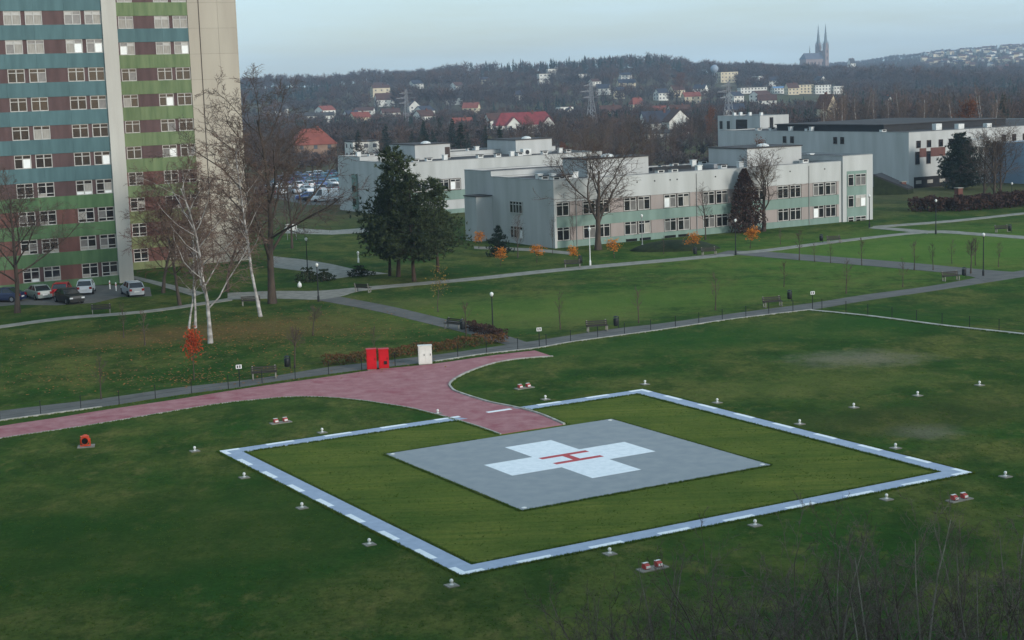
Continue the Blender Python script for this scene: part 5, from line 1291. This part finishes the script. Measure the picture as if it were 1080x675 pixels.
# ---------------------------------------------------------------- houses of the town
HOUSES = []
WIN_H = {}
mat('houseglass', srgb(92, 94, 98), 0.2, srgb(70, 72, 76), 0.5, spec=0.5)
def house(label, xy, w, d, h, rh, rz=0.0, wall='wallwhite', roofm='roofred', hip=0.0, name='house', floors=2, nw=3, chimney=True, z=None, gable_front=False, cat='house', group=None, front=60):
    """walls with a pitched roof (hip > 0 cuts the ridge ends) and windows on the two sides towards the park"""
    x, y = xy; z = hz(x, y) if z is None else z
    HOUSES.append((x, y, w, front))
    o = thing(name, label, cat, (x, y, z), rz + (PI / 2 if gable_front else 0), group)
    W, Dp = w / 2, d / 2
    b = MB(); b.box(-W, W, -Dp, Dp, -1.5, h)
    ov = 0.35
    if rh > 0:
        if hip < 0.05:
            for s in (-1, 1): b.poly([(s * W, -Dp, h), (s * W, Dp, h), (s * W, 0, h + rh - 0.15)])
        b.build('wall', wall, o)
        k = W - hip * w; t = 0.18
        e = [(-W - ov, -Dp - ov, h - 0.1), (W + ov, -Dp - ov, h - 0.1), (W + ov, Dp + ov, h - 0.1), (-W - ov, Dp + ov, h - 0.1)]
        kk = (k + ov) if hip < 0.05 else k
        r0, r1 = (-kk, 0, h + rh), (kk, 0, h + rh)
        m = MB()
        up_ = lambda p: (p[0], p[1], p[2] + t)
        m.poly([up_(e[0]), up_(e[1]), up_(r1), up_(r0)]); m.poly([up_(e[2]), up_(e[3]), up_(r0), up_(r1)])
        m.poly([e[1], e[0], r0, r1]); m.poly([e[3], e[2], r1, r0])
        for a_, c_ in ((e[0], e[1]), (e[2], e[3])): m.poly([a_, c_, up_(c_), up_(a_)])
        if hip >= 0.05:
            m.poly([up_(e[1]), up_(e[2]), up_(r1)]); m.poly([up_(e[3]), up_(e[0]), up_(r0)])
        else:
            m.poly([e[1], r1, up_(r1), up_(e[1])]); m.poly([e[2], r1, up_(r1), up_(e[2])]); m.poly([e[0], r0, up_(r0), up_(e[0])]); m.poly([e[3], r0, up_(r0), up_(e[3])])
        ro = m.build('roof', roofm, o)
        if chimney: MB().box(W * 0.3 - 0.4, W * 0.3 + 0.4, -0.9, -0.1, h + rh * 0.5, h + rh + 0.9).build('chimney', 'brickred', ro)
    else:
        b.build('wall', wall, o)
        MB().box(-W - 0.1, W + 0.1, -Dp - 0.1, Dp + 0.1, h + 0.002, h + 0.35).build('roof', roofm, o)
    if nw == 0: return o
    ww, wh = min(1.15, w / (nw * 2.0)), 1.15
    fh = h / floors
    key = (round(ww, 2),)
    if key not in WIN_H: WIN_H[key] = MB().box(-ww / 2, ww / 2, -0.06, 0.02, 0, wh).mesh('window', 'houseglass')
    me = WIN_H[key]
    for f in range(floors):
        zz = f * fh + fh * 0.35
        for q in range(nw): link('window', me, o, (-W + w * (q + 0.5) / nw, -Dp, zz))
        for q in range(2):
            g_ = link('window', me, o, (-W if not gable_front else -W, -Dp + d * (q + 0.5) / 2, zz), -PI / 2)
            g_ = link('window', me, o, (W, -Dp + d * (q + 0.5) / 2, zz), PI / 2)
    return o

house('big house with a bright red hipped roof behind the car park', (-60.01, 505.00), 13, 10, 4.2, 4.6, 0.35, 'wallbrick', 'roofred', hip=0.28)
house('white flat building behind dark trees left of the first rooftop block', (-42.35, 480.00), 8, 8, 5.2, 0, 0.4, 'wallwhite', 'rooffelt', chimney=False, cat='building')
house('long low white row house above the red hipped roof', (-118.79, 1040.00), 20, 9, 4.5, 2.0, 0.2, 'wallwhite', 'rooffelt', nw=5)
house('small white house right of the long low white row', (-94.00, 1000.00), 8, 8, 5, 3.0, 0.5, 'wallwhite', 'roofdark')
house('cream block with white gables on the left hillside', (-105.72, 1400.00), 15, 10, 8, 2.5, 0.3, 'wallcream', 'roofbrown')
house('white gabled house just below the cream block', (-92.24, 1260.00), 14, 9, 5, 5, 0.3, 'wallwhite', 'roofbrown')
house('white houses row at far left beside the tower, left one', (-165.23, 1150.00), 9, 8, 5, 3, 0.3, 'wallwhite', 'roofdark')
house('white house at far left beside the tower, right one', (-162.04, 1180.00), 10, 8, 5, 3, 0.6, 'wallwhite', 'rooffelt')
house('white gable house beside the left lattice pylon', (-63.59, 1150.00), 8, 8, 4.5, 4, 0.2, 'wallwhite', 'roofdark', gable_front=True)
house('long building with a deep crimson roof and white gables behind the second rooftop block', (7.68, 690.00), 25, 10, 3.6, 5.0, 0.15, 'wallwhite', 'roofcrimson', hip=0.12, nw=6)
house('white gable wing in front of the crimson roof', (3.21, 672.00), 5.5, 6, 3.8, 3.4, 0.15, 'wallwhite', 'roofcrimson', gable_front=True, nw=2, chimney=False)
house('narrow white gable at the right end of the crimson roof', (17.63, 674.00), 3.2, 5, 3.8, 3.2, 0.15, 'wallwhite', 'roofcrimson', gable_front=True, nw=1, chimney=False)
house('small house with a dull red roof left of the pointed spruce', (-20.07, 760.00), 9, 7, 3, 3, 0.3, 'wallcream', 'roofred')
house('white cube house on the hillside right of centre left', (-13.04, 1350.00), 10, 8, 5.5, 0, 0.1, 'wallwhite', 'rooffelt', chimney=False)
house('white two-part villa half way up the hill left of centre', (-38.07, 1250.00), 14, 8, 5, 1.5, 0.2, 'wallwhite', 'rooffelt')
house('white villa high on the wooded ridge', (47.98, 1620.00), 11, 9, 7.5, 0, 0.2, 'wallwhite', 'rooffelt', chimney=False, floors=2)
house('second white villa high on the ridge with dark conifers in front', (57.45, 1650.00), 11, 9, 7.5, 2, 0.2, 'wallwhite', 'roofdark', floors=2)
house('three-storey pale block below the ridge villas', (36.14, 1480.00), 11, 9, 9.5, 0, 0.2, 'wallwhite', 'rooffelt', floors=3, nw=3, chimney=False)
house('white house with a vivid red roof on the open hillside', (85.28, 1060.00), 8.5, 8, 4.0, 4.2, 0.35, 'wallcream', 'roofred', hip=0.15)
house('long house with a dark slate roof and white gable', (59.99, 640.00), 14, 9, 3.6, 4.6, 0.25, 'wallwhite', 'roofdark', nw=5)
house('white gable-fronted house right of the dark slate roof', (64.92, 620.00), 8, 9, 4.5, 4.4, 0.25, 'wallwhite', 'roofbrown', gable_front=True, nw=2)
house('low white shed in front of the dark slate roof', (52.49, 560.00), 10, 6, 2.2, 1.0, 0.25, 'wallwhite', 'rooffelt', nw=4, floors=1, chimney=False)
house('small white house under the bare trees at mid left of the pylon', (35.50, 900.00), 5.5, 6, 4, 3, 0.2, 'wallwhite', 'roofdark', gable_front=True, nw=1)
house('beige apartment block beside the round water tank', (203.85, 1500.00), 17, 10, 9.5, 0, 0.3, 'wallcream', 'rooffelt', floors=3, nw=5, chimney=False, cat='building', front=250)
house('long white flat hall on the right hillside, leftmost of the row', (196.20, 1300.00), 21.8, 9, 4.5, 0, 0.2, 'wallwhite', 'rooffelt', nw=8, chimney=False, cat='building', front=330)
house('hall with a pale blue roof in the row on the right hillside', (219.47, 1300.00), 15.2, 9, 4.5, 1, 0.2, 'wallwhite', 'roofblue', nw=6, chimney=False, cat='building', front=330)
house('cream flat block right of the blue-roofed hall', (235.24, 1300.00), 17.2, 9, 6.8, 0, 0.2, 'wallcream', 'rooffelt', nw=6, floors=3, chimney=False, cat='building', front=330)
house('white flat block right of the cream one in the hillside row', (251.01, 1300.00), 13.2, 9, 6.8, 0, 0.2, 'wallwhite', 'rooffelt', nw=5, floors=3, chimney=False, cat='building', front=330)
house('bright white block at the right end of the hillside row', (263.78, 1300.00), 9.9, 9, 6.2, 0, 0.2, 'wallwhite', 'rooffelt', nw=4, chimney=False, cat='building', front=330)
house('small white house with a black roof below the cream and white blocks', (288.76, 1500.00), 9, 8, 4, 4, 0.5, 'wallwhite', 'roofdark', gable_front=True)
house('steep dark-roofed house among the bare trees behind the pale hospital', (125.79, 640.00), 6, 7, 7, 5.5, 0.7, 'wallcream', 'roofbrown', gable_front=True, nw=2)
house('tiny white gable among the tall birches', (182.14, 780.00), 5, 6, 5.5, 3.5, 0.3, 'wallwhite', 'rooffelt', gable_front=True, nw=1)
house('white villa terrace on the wooded slope right of the church', (533.11, 2300.00), 17, 10, 9, 3, 0.3, 'wallwhite', 'rooffelt', nw=4)
house('low white terrace right beside the villa terrace on the slope', (537.11, 2250.00), 15, 10, 6, 2, 0.3, 'wallwhite', 'roofdark', nw=4)
house('white house on the slope below the villa terrace', (498.23, 2000.00), 12, 9, 6, 4, 0.4, 'wallwhite', 'roofblue')
house('pale white tower-like house just right of the church', (550.08, 2600.00), 9, 9, 16, 8, 0.4, 'wallwhite', 'rooffelt', floors=3, nw=2)
r = random.Random(31)
looks = [('wallwhite', 'roofbrown', 'white house with a brown roof'), ('wallcream', 'roofred', 'cream house with a red roof'), ('wallwhite', 'roofdark', 'white house with a grey roof'), ('wallcream', 'roofbrown', 'cream house with a brown roof'), ('wallwhite', 'roofred', 'white house with a red roof')]
for k in range(80):
    px = r.uniform(980, 1095); dep = r.uniform(2700, 4100)
    x = (px - 540) / 1714.5 * dep * 0.998; wl_, rf_, lb = looks[(0, 3, 2, 3)[k % 4]]
    house('far ' + lb + ' on the distant hillside at the right', (x, dep), r.uniform(8, 15), r.uniform(8, 11), r.uniform(4, 7), r.uniform(2, 4), r.uniform(-0.5, 0.9), wl_, rf_, nw=0, group='houses on the distant hillside', chimney=False, front=120)
for k in range(12):
    px = r.uniform(1005, 1080); dep = r.uniform(2000, 2600)
    x = (px - 540) / 1714.5 * dep; wl_, rf_, lb = looks[k % 5]
    house(lb + ' among the trees below the distant hillside', (x, dep), r.uniform(8, 13), 9, r.uniform(5, 7), r.uniform(3, 4.5), r.uniform(-0.5, 0.9), wl_, rf_, nw=0, group='houses below the distant hillside', chimney=False, front=150)
for k, (px, dep) in enumerate(((455, 900), (505, 1080), (556, 1250), (650, 900), (700, 900), (722, 860), (735, 1150), (745, 1300), (720, 1250), (352, 1120), (420, 1050), (388, 900), (780, 1150), (840, 1280))):
    x = (px - 540) / 1714.5 * dep; wl_, rf_, lb = looks[k % 5]
    house(lb + ' among the valley trees', (x, dep), r.uniform(8, 12), 8.5, r.uniform(3.5, 5.5), r.uniform(2.5, 4), r.uniform(-0.5, 0.9), wl_, rf_, nw=3, group='houses scattered in the valley')
for k in range(34):
    px = r.uniform(330, 860); dep = r.uniform(720, 1550); x = (px - 540) / 1714.5 * dep; wl_, rf_, lb = [('wallwhite', 'rooffelt', 'pale flat-roofed house'), ('wallwhite', 'roofbrown', 'white house with a brown roof'), ('wallcream', 'roofdark', 'cream house with a grey roof'), ('wallwhite', 'roofdark', 'white house with a grey roof')][k % 4]
    if not all(abs(x / dep - h_[0] / h_[1]) > 0.008 or abs(dep - h_[1]) > 90 for h_ in HOUSES): continue
    house(lb + ' among the valley trees', (x, dep), r.uniform(8, 15), 8.5, r.uniform(3.5, 6), 0 if k % 4 == 0 else r.uniform(2, 3.5), r.uniform(-0.3, 0.8), wl_, rf_, nw=3, group='houses scattered in the valley', chimney=False, front=70)
mat('tankgrey', srgb(150, 162, 174), 0.6, srgb(134, 146, 160), 0.3)
o = thing('water_tank', 'round pale grey-blue water tank on legs beside the beige apartment block', 'tank', (*(189.68, 1480.00), hz(*(189.68, 1480.00))), 0)
MB().lathe([(0.5, 9.0), (2.6, 10.2), (3.7, 12.5), (3.3, 14.6), (1.6, 16.2), (0.2, 16.6)], 16).build('vessel', 'tankgrey', o, smooth=True)
for s in range(4): MB().tube([(math.cos(s * PI / 2) * 2.4, math.sin(s * PI / 2) * 2.4, -0.5), (math.cos(s * PI / 2) * 1.6, math.sin(s * PI / 2) * 1.6, 10.3)], [0.25, 0.25], 6).build('leg', 'greymetal', o)

# ---------------------------------------------------------------- twin-spired church
CX, CY = (579.26, 3000.00)
church = thing('church', 'brick church with two tall slender spires on the skyline', 'church', (CX, CY, 33.5), 0.5)
HOUSES.append((CX, CY, 40, 60))
MB().box(-42, 0, -9, 9, -6, 16).build('nave', 'churchbrick', church)
m = MB(); m.poly([(-43, -10, 15.9), (0, -10, 15.9), (0, 0, 27), (-40, 0, 27)]); m.poly([(0, 10, 15.9), (-43, 10, 15.9), (-40, 0, 27), (0, 0, 27)]); m.poly([(-43, 10, 15.9), (-43, -10, 15.9), (-40, 0, 27)])
nr = m.build('nave_roof', 'churchslate', church)
MB().tube([(-26, 0, 26), (-26, 0, 30), (-26, 0, 41)], [1.2, 1.0, 0.0], 6).build('ridge_turret', 'spirecopper', nr)
MB().box(-1, 6, -6.2, 6.2, -6, 22).build('facade', 'churchbrick', church)
MB().hull8([(-1, -6.2, 22), (6, -6.2, 22), (6, 6.2, 22), (-1, 6.2, 22)], [(-1, -0.3, 31), (6, -0.3, 31), (6, 0.3, 31), (-1, 0.3, 31)]).build('facade_gable', 'churchbrick', church)
MB().tube([(6.05, 0, 15), (6.2, 0, 15)], [2.4, 2.4], 12).build('rose_window', 'glassdark', church)
for s in (-1, 1):
    t = MB().box(-1.5, 6.5, s * 10.2 - 4.0, s * 10.2 + 4.0, -6, 36).build('tower', 'churchbrick', church)
    MB().tube([(2.5, s * 10.2, 36), (2.5, s * 10.2, 44)], [4.4, 4.0], 8).build('belfry', 'churchbrick', t)
    MB().tube([(2.5, s * 10.2, 44), (2.5, s * 10.2, 48), (2.5, s * 10.2, 80)], [4.2, 3.0, 0.0], 8).build('spire', 'spirecopper', t)
    for q in range(4):
        w = PI / 4 + q * PI / 2; px_, py_ = 2.5 + math.cos(w) * 5.0, s * 10.2 + math.sin(w) * 5.0
        MB().tube([(px_, py_, 35), (px_, py_, 40), (px_, py_, 48)], [0.9, 0.8, 0.0], 6).build('pinnacle', 'spirecopper', t)
    for zz in (14, 26, 38): MB().box(6.5, 6.65, s * 10.2 - 0.9, s * 10.2 + 0.9, zz, zz + 6).build('lancet_window', 'glassdark', t)
    for zz in (14, 26): MB().box(1.6, 3.4, s * 10.2 - 4.15, s * 10.2 - 4.0, zz, zz + 6).build('lancet_window', 'glassdark', t)
for k in range(5): MB().box(-37 + 8 * k, -35.4 + 8 * k, -9.15, -9.0, 3, 11).build('lancet_window', 'glassdark', church)

# ---------------------------------------------------------------- lattice pylons
def pylon(xy, h, label, rz):
    o = thing('lattice_pylon', label, 'pylon', (xy[0], xy[1], hz(*xy)), rz, 'lattice pylons in the valley')
    for sx in (-1, 1):
        for sy in (-1, 1): MB().tube([(sx * 2.2, sy * 2.2, -0.5), (sx * 0.7, sy * 0.7, h * 0.62), (sx * 0.35, sy * 0.35, h)], [0.11, 0.10, 0.07], 4).build('leg', 'pylonsteel', o)
    b = MB()
    for k in range(9):
        z0, z1 = h * k / 9, h * (k + 1) / 9
        w0 = 2.2 - (1.5 * z0 / (h * 0.62)) if z0 < h * 0.62 else 0.7 - 0.35 * (z0 - h * 0.62) / (h * 0.38); w1 = 2.2 - (1.5 * z1 / (h * 0.62)) if z1 < h * 0.62 else 0.7 - 0.35 * (z1 - h * 0.62) / (h * 0.38)
        for s in (-1, 1):
            b.tube([(-w0, s * w0, z0), (w1, s * w1, z1)], [0.06, 0.06], 3); b.tube([(w0, s * w0, z0), (-w1, s * w1, z1)], [0.06, 0.06], 3)
            b.tube([(s * w0, -w0, z0), (s * w1, w1, z1)], [0.06, 0.06], 3)
    b.build('bracing', 'pylonsteel', o)
    for k, (zz, aw) in enumerate(((0.66, 4.2), (0.78, 5.4), (0.90, 3.6))):
        a = MB()
        for s in (-1, 1): a.tube([(s * 0.4, 0, h * zz + 0.7), (s * aw, 0, h * zz)], [0.09, 0.05], 3); a.tube([(s * 0.4, 0, h * zz), (s * aw, 0, h * zz)], [0.09, 0.05], 3)
        a.build('cross_arm', 'pylonsteel', o)
pylon((36.91, 700.00), 21, 'lattice pylon rising behind the middle of the low building', 0.5)
pylon((-47.93, 800.00), 20, 'lattice pylon above the first rooftop block at left', 0.5)
pylon((87.35, 640.00), 19, 'lattice pylon left of the flat-roofed grey block', 0.5)

# ---------------------------------------------------------------- belt of trees behind the buildings
r = random.Random(77)
def clear(x, y, pad=1.3, near=1.0):
    th = x / y
    for hx_, hy_, w, h in HOUSES:
        if hy_ - h * near - hy_ * 0.01 < y < hy_ + 8 and abs(th - hx_ / hy_) * y < w * 0.5 * (y / hy_) + pad: return False
    return True
BELT = 'bare trees in the belt behind the hospital buildings'
cnt = 0
for k in range(420):
    dep = r.uniform(345, 520); px = r.uniform(868, 1100)
    x = (px - 540) / 1714.5 * dep
    if cnt >= 60: break
    if not clear(x, dep, 0.5, 0.5): continue
    cnt += 1
    if cnt % 3 == 0: plant(MIDB[cnt % 2], 'birch_tree', 'pale-stemmed birch in the tall wood behind the pale hospital roof', (x, dep), r.uniform(13, 17.5), r.random() * 6, group=BELT)
    else: plant(MID[cnt % 4], 'bare_tree', 'bare tree in the tall wood behind the pale hospital roof', (x, dep), r.uniform(11, 16), r.random() * 6, group=BELT, wide=0.9)
cnt = 0
for k in range(600):
    dep = r.uniform(310, 520); px = r.uniform(545, 760)
    x = (px - 540) / 1714.5 * dep
    if cnt >= 85: break
    if not clear(x, dep, 0.0, 0.6) or (px > 715 and dep < 400): continue
    cnt += 1
    plant(MID[cnt % 4], 'bare_tree', 'bare tree in the grey belt behind the low building', (x, dep), r.uniform(7.5, 12), r.random() * 6, group=BELT)
cnt = 0
for k in range(600):
    dep = r.uniform(385, 560); px = r.uniform(262, 545)
    x = (px - 540) / 1714.5 * dep
    if cnt >= 62: break
    if not clear(x, dep, 0.5, 0.6): continue
    cnt += 1
    if px > 395 and cnt % 2: plant(FIRM, 'evergreen_tree', 'dark evergreen in the row behind the rooftop blocks', (x, dep), r.uniform(6.5, 10.5), r.random() * 6, group='dark evergreens behind the rooftop blocks', wide=1.3)
    else: plant(MID[cnt % 4], 'bare_tree', 'bare tree in the belt behind the car park and rooftop blocks', (x, dep), r.uniform(6, 10.5), r.random() * 6, group=BELT)
for (px, dep, h, lab) in ((493, 400, 11.5, 'pointed dark spruce standing between the two rooftop blocks'), (385, 440, 9.5, 'dark spruce left of the first rooftop block'), (1062, 420, 13.5, 'round dark evergreen on the skyline of the wood at the right edge'), (598, 1600, 13, 'dark conifer before the ridge villas')):
    p = ((px - 540) / 1714.5 * dep, dep); plant(FIRM, 'evergreen_tree', lab, p, h, 0.3, wide=1.25)
plant(RUSTT, 'autumn_tree', 'glowing red-orange tree on the far open hillside', (133.78, 1250.00), 20, 1.0, wide=1.15)

# ---------------------------------------------------------------- woods far off that read as one mass
def tmpl(mb):
    me = mb.mesh('tmp', 'twig'); n = len(me.vertices); v = np.zeros(n * 3, np.float32); me.vertices.foreach_get('co', v)
    me.calc_loop_triangles(); f = np.zeros(len(me.loop_triangles) * 3, np.int32); me.loop_triangles.foreach_get('vertices', f)
    bpy.data.meshes.remove(me); return v.reshape(-1, 3), f.reshape(-1, 3)
def far_tree(seed, kind):
    rr = random.Random(seed); m = MB()
    if kind == 'bare':
        m.tube([(0, 0, -0.1), (rr.gauss(0, 0.02), rr.gauss(0, 0.02), 0.5), (rr.gauss(0, 0.04), rr.gauss(0, 0.04), 0.9)], [0.018, 0.011, 0.003], 3, cap=False)
        for k in range(46):
            f = rr.random(); az = rr.random() * 6.28; z0 = 0.22 + 0.5 * f
            L = (0.42 - 0.22 * f) * rr.uniform(0.6, 1.2)
            d = Vector((math.cos(az) * 0.75, math.sin(az) * 0.75, rr.uniform(0.45, 1.3))).normalized()
            p = Vector((0, 0, z0)) + rvec(rr) * 0.02; q = p + d * L
            b = d.cross(rvec(rr)).normalized() * 0.010
            m.poly([p - b, p + b, q])
            for _ in range(3):
                s = p.lerp(q, rr.uniform(0.3, 1)); e = (d + rvec(rr) * 0.45 + Vector((0, 0, 0.2))).normalized() * L * rr.uniform(0.35, 0.7); b = e.cross(rvec(rr)).normalized() * 0.014
                m.poly([s - b, s + b, s + e])
    elif kind == 'fir':
        m.tube([(0, 0, -0.1), (0, 0, 0.95)], [0.02, 0.004], 3, cap=False)
        for k in range(80):
            f = rr.random() ** 1.3; az = rr.random() * 6.28; R = 0.24 * (1.02 - f) * rr.uniform(0.7, 1.15)
            p = Vector((0, 0, 0.08 + 0.9 * f)); q = p + Vector((math.cos(az) * R, math.sin(az) * R, -0.05)); b = Vector((-math.sin(az), math.cos(az), 0.2)) * (0.05 * (1.2 - f))
            m.poly([p + Vector((0, 0, 0.05)), q - b, q + b])
    return tmpl(m)
T_BARE = [far_tree(300 + i, 'bare') for i in range(5)]; T_FIR = [far_tree(320 + i, 'fir') for i in range(2)]
def wood(name, label, pts, mats, pick):
    """thousands of distant trees, joined into one object"""
    V, F, Mi = [], [], []; off = 0; rn = np.random.RandomState(4)
    for (x, y, h, w, k) in pts:
        tv, tf = pick[k][rn.randint(len(pick[k]))]
        a = rn.rand() * 6.28; c, s = math.cos(a), math.sin(a)
        v = np.empty_like(tv); v[:, 0] = (tv[:, 0] * c - tv[:, 1] * s) * h * w + x; v[:, 1] = (tv[:, 0] * s + tv[:, 1] * c) * h * w + y; v[:, 2] = tv[:, 2] * h + hz(x, y)
        V.append(v); F.append(tf + off); off += len(tv); Mi.append(np.full(len(tf), mats.index(MATK[k][rn.randint(len(MATK[k]))]), np.int32))
    V = np.concatenate(V); F = np.concatenate(F); Mi = np.concatenate(Mi)
    me = bpy.data.meshes.new(name); me.vertices.add(len(V)); me.vertices.foreach_set('co', V.ravel().astype(np.float32))
    me.loops.add(len(F) * 3); me.loops.foreach_set('vertex_index', F.ravel().astype(np.int32))
    me.polygons.add(len(F)); me.polygons.foreach_set('loop_start', np.arange(0, len(F) * 3, 3, dtype=np.int32)); me.polygons.foreach_set('loop_total', np.full(len(F), 3, np.int32))
    for m_ in mats: me.materials.append(MATS[m_])
    me.polygons.foreach_set('material_index', Mi); me.update(calc_edges=True); me.validate()
    return tag(link(name, me), label, 'woodland', kind='stuff')
mat('woodbrown', srgb(84, 72, 69), 0.95, srgb(66, 56, 55), 0.01)
mat('woodgrey', srgb(90, 83, 80), 0.95, srgb(72, 66, 64), 0.01)
mat('woodrust', srgb(98, 74, 64), 0.95, srgb(80, 60, 53), 0.01)
mat('wooddark', srgb(44, 58, 48), 0.9, srgb(34, 46, 42), 0.01)
MATK = {'bare': ['woodbrown', 'woodgrey', 'woodbrown', 'woodrust'], 'fir': ['wooddark']}
WM = ['woodbrown', 'woodgrey', 'woodrust', 'wooddark']
PK = {'bare': T_BARE, 'fir': T_FIR}
r = random.Random(101)
def clump(x, y): return math.sin(x * 0.021 + 1.3) * math.sin(y * 0.017 + x * 0.006) + 0.5 * math.sin(x * 0.05 + y * 0.03)
pts = []
while len(pts) < 3000:
    y = r.uniform(530, 1050); th = r.uniform(-0.20, 0.36); x = th * y
    if clump(x, y) < -0.9 or not clear(x, y, 0.5, 1.0): continue
    fir = math.sin(x * 0.013 + y * 0.02) > 0.75
    pts.append((x, y, r.uniform(5, 9) if th < 0.2 else r.uniform(7, 12), r.uniform(0.9, 1.5), 'fir' if fir and r.random() < 0.7 else 'bare'))
r5 = random.Random(55)
for k in range(1500):
    y = r5.uniform(300, 620); th = r5.uniform(-0.17, 0.33); x = th * y
    if (th < -0.10 and y < 400) or (0.125 < th and y < 350) or (-0.075 < th < 0.07 and y < 300) or not clear(x, y, 0.5, 0.5): continue
    u0, v0 = local(BB, x, y); u1, v1 = local(CB, x, y)
    if (-2 < u0 < 41 and -2 < v0 < 27) or (-3 < u1 < 66 and -36 < v1 < 57): continue
    u2_, v2_ = local(DB, x, y)
    if -2 < u2_ < 12 and -2 < v2_ < 20: continue
    pts.append((x, y, r5.uniform(2.2, 5.0), r5.uniform(1.3, 2.0), 'bare'))
wood('valley_wood', 'brown leafless woods and copses between the houses of the valley', pts, WM, PK)
pts = []
while len(pts) < 4300:
    y = 1000 + 950 * r.random() ** 0.8; th = r.uniform(-0.22, 0.36); x = th * y
    if not clear(x, y, 0.5, 1.0): continue
    if y < 1350 and clump(x * 0.5, y) < -0.1: continue
    fir = math.sin(x * 0.009 + 0.8) * math.sin(y * 0.008 + x * 0.004) > 0.45
    pts.append((x, y, r.uniform(7, 13) + 6 * max(0, clump(x * 0.8 + 40, y * 1.3)), r.uniform(0.9, 1.4), 'fir' if fir and r.random() < 0.75 else 'bare'))
wood('ridge_wood', 'bare brown and dark evergreen woods covering the ridge on the skyline', pts, WM, PK)
pts = []
while len(pts) < 3200:
    y = 1950 + 2450 * r.random(); th = r.uniform(0.13, 0.36); x = th * y
    if not clear(x, y, 1.5, 1.0): continue
    if y > 2700 and th > 0.24 and r.random() < 0.45: continue
    pts.append((x, y, r.uniform(9, 15) if y < 2900 else r.uniform(7, 12), r.uniform(1.0, 1.7), 'fir' if r.random() < 0.2 else 'bare'))
wood('hill_wood', 'hazy woods on the farther hill round the church and the hillside town', pts, WM, PK)

# ---------------------------------------------------------------- tell look-alikes of small groups apart by their order from the left
ORD = ['leftmost', 'second from left', 'third from left', 'fourth from left', 'fifth from left', 'sixth from left', 'seventh from left', 'eighth from left', 'ninth from left', 'tenth from left', 'eleventh from left', 'twelfth from left']
same = {}
for o in col.objects:
    if o.parent is None and o.get('label') and o.get('group'): same.setdefault(o['label'], []).append(o)
for lab, os_ in same.items():
    if 1 < len(os_) <= 12:
        os_.sort(key=lambda o: o.location.x / o.location.y)
        for k, o in enumerate(os_): o['label'] = lab + ', ' + ORD[k]

# ---------------------------------------------------------------- haze
hb = MB().box(-2700, 2700, -72, 5200, -4.0, 120)
hm = bpy.data.materials.new('haze'); hm.use_nodes = True
hn, hl = hm.node_tree.nodes, hm.node_tree.links
hn.remove(hn['Principled BSDF'])
pv = hn.new('ShaderNodeVolumePrincipled')
pv.inputs['Color'].default_value = (0.60, 0.77, 0.97, 1)
pv.inputs['Density'].default_value = 0.000155
pv.inputs['Anisotropy'].default_value = 0.0
hl.new(pv.outputs['Volume'], hn['Material Output'].inputs['Volume'])
MATS['haze'] = hm
tag(hb.build('haze', 'haze'), 'thin bluish haze over the valley and far hills', 'haze', kind='stuff')
sc.cycles.volume_bounces = 1
sc.cycles.max_bounces = 6
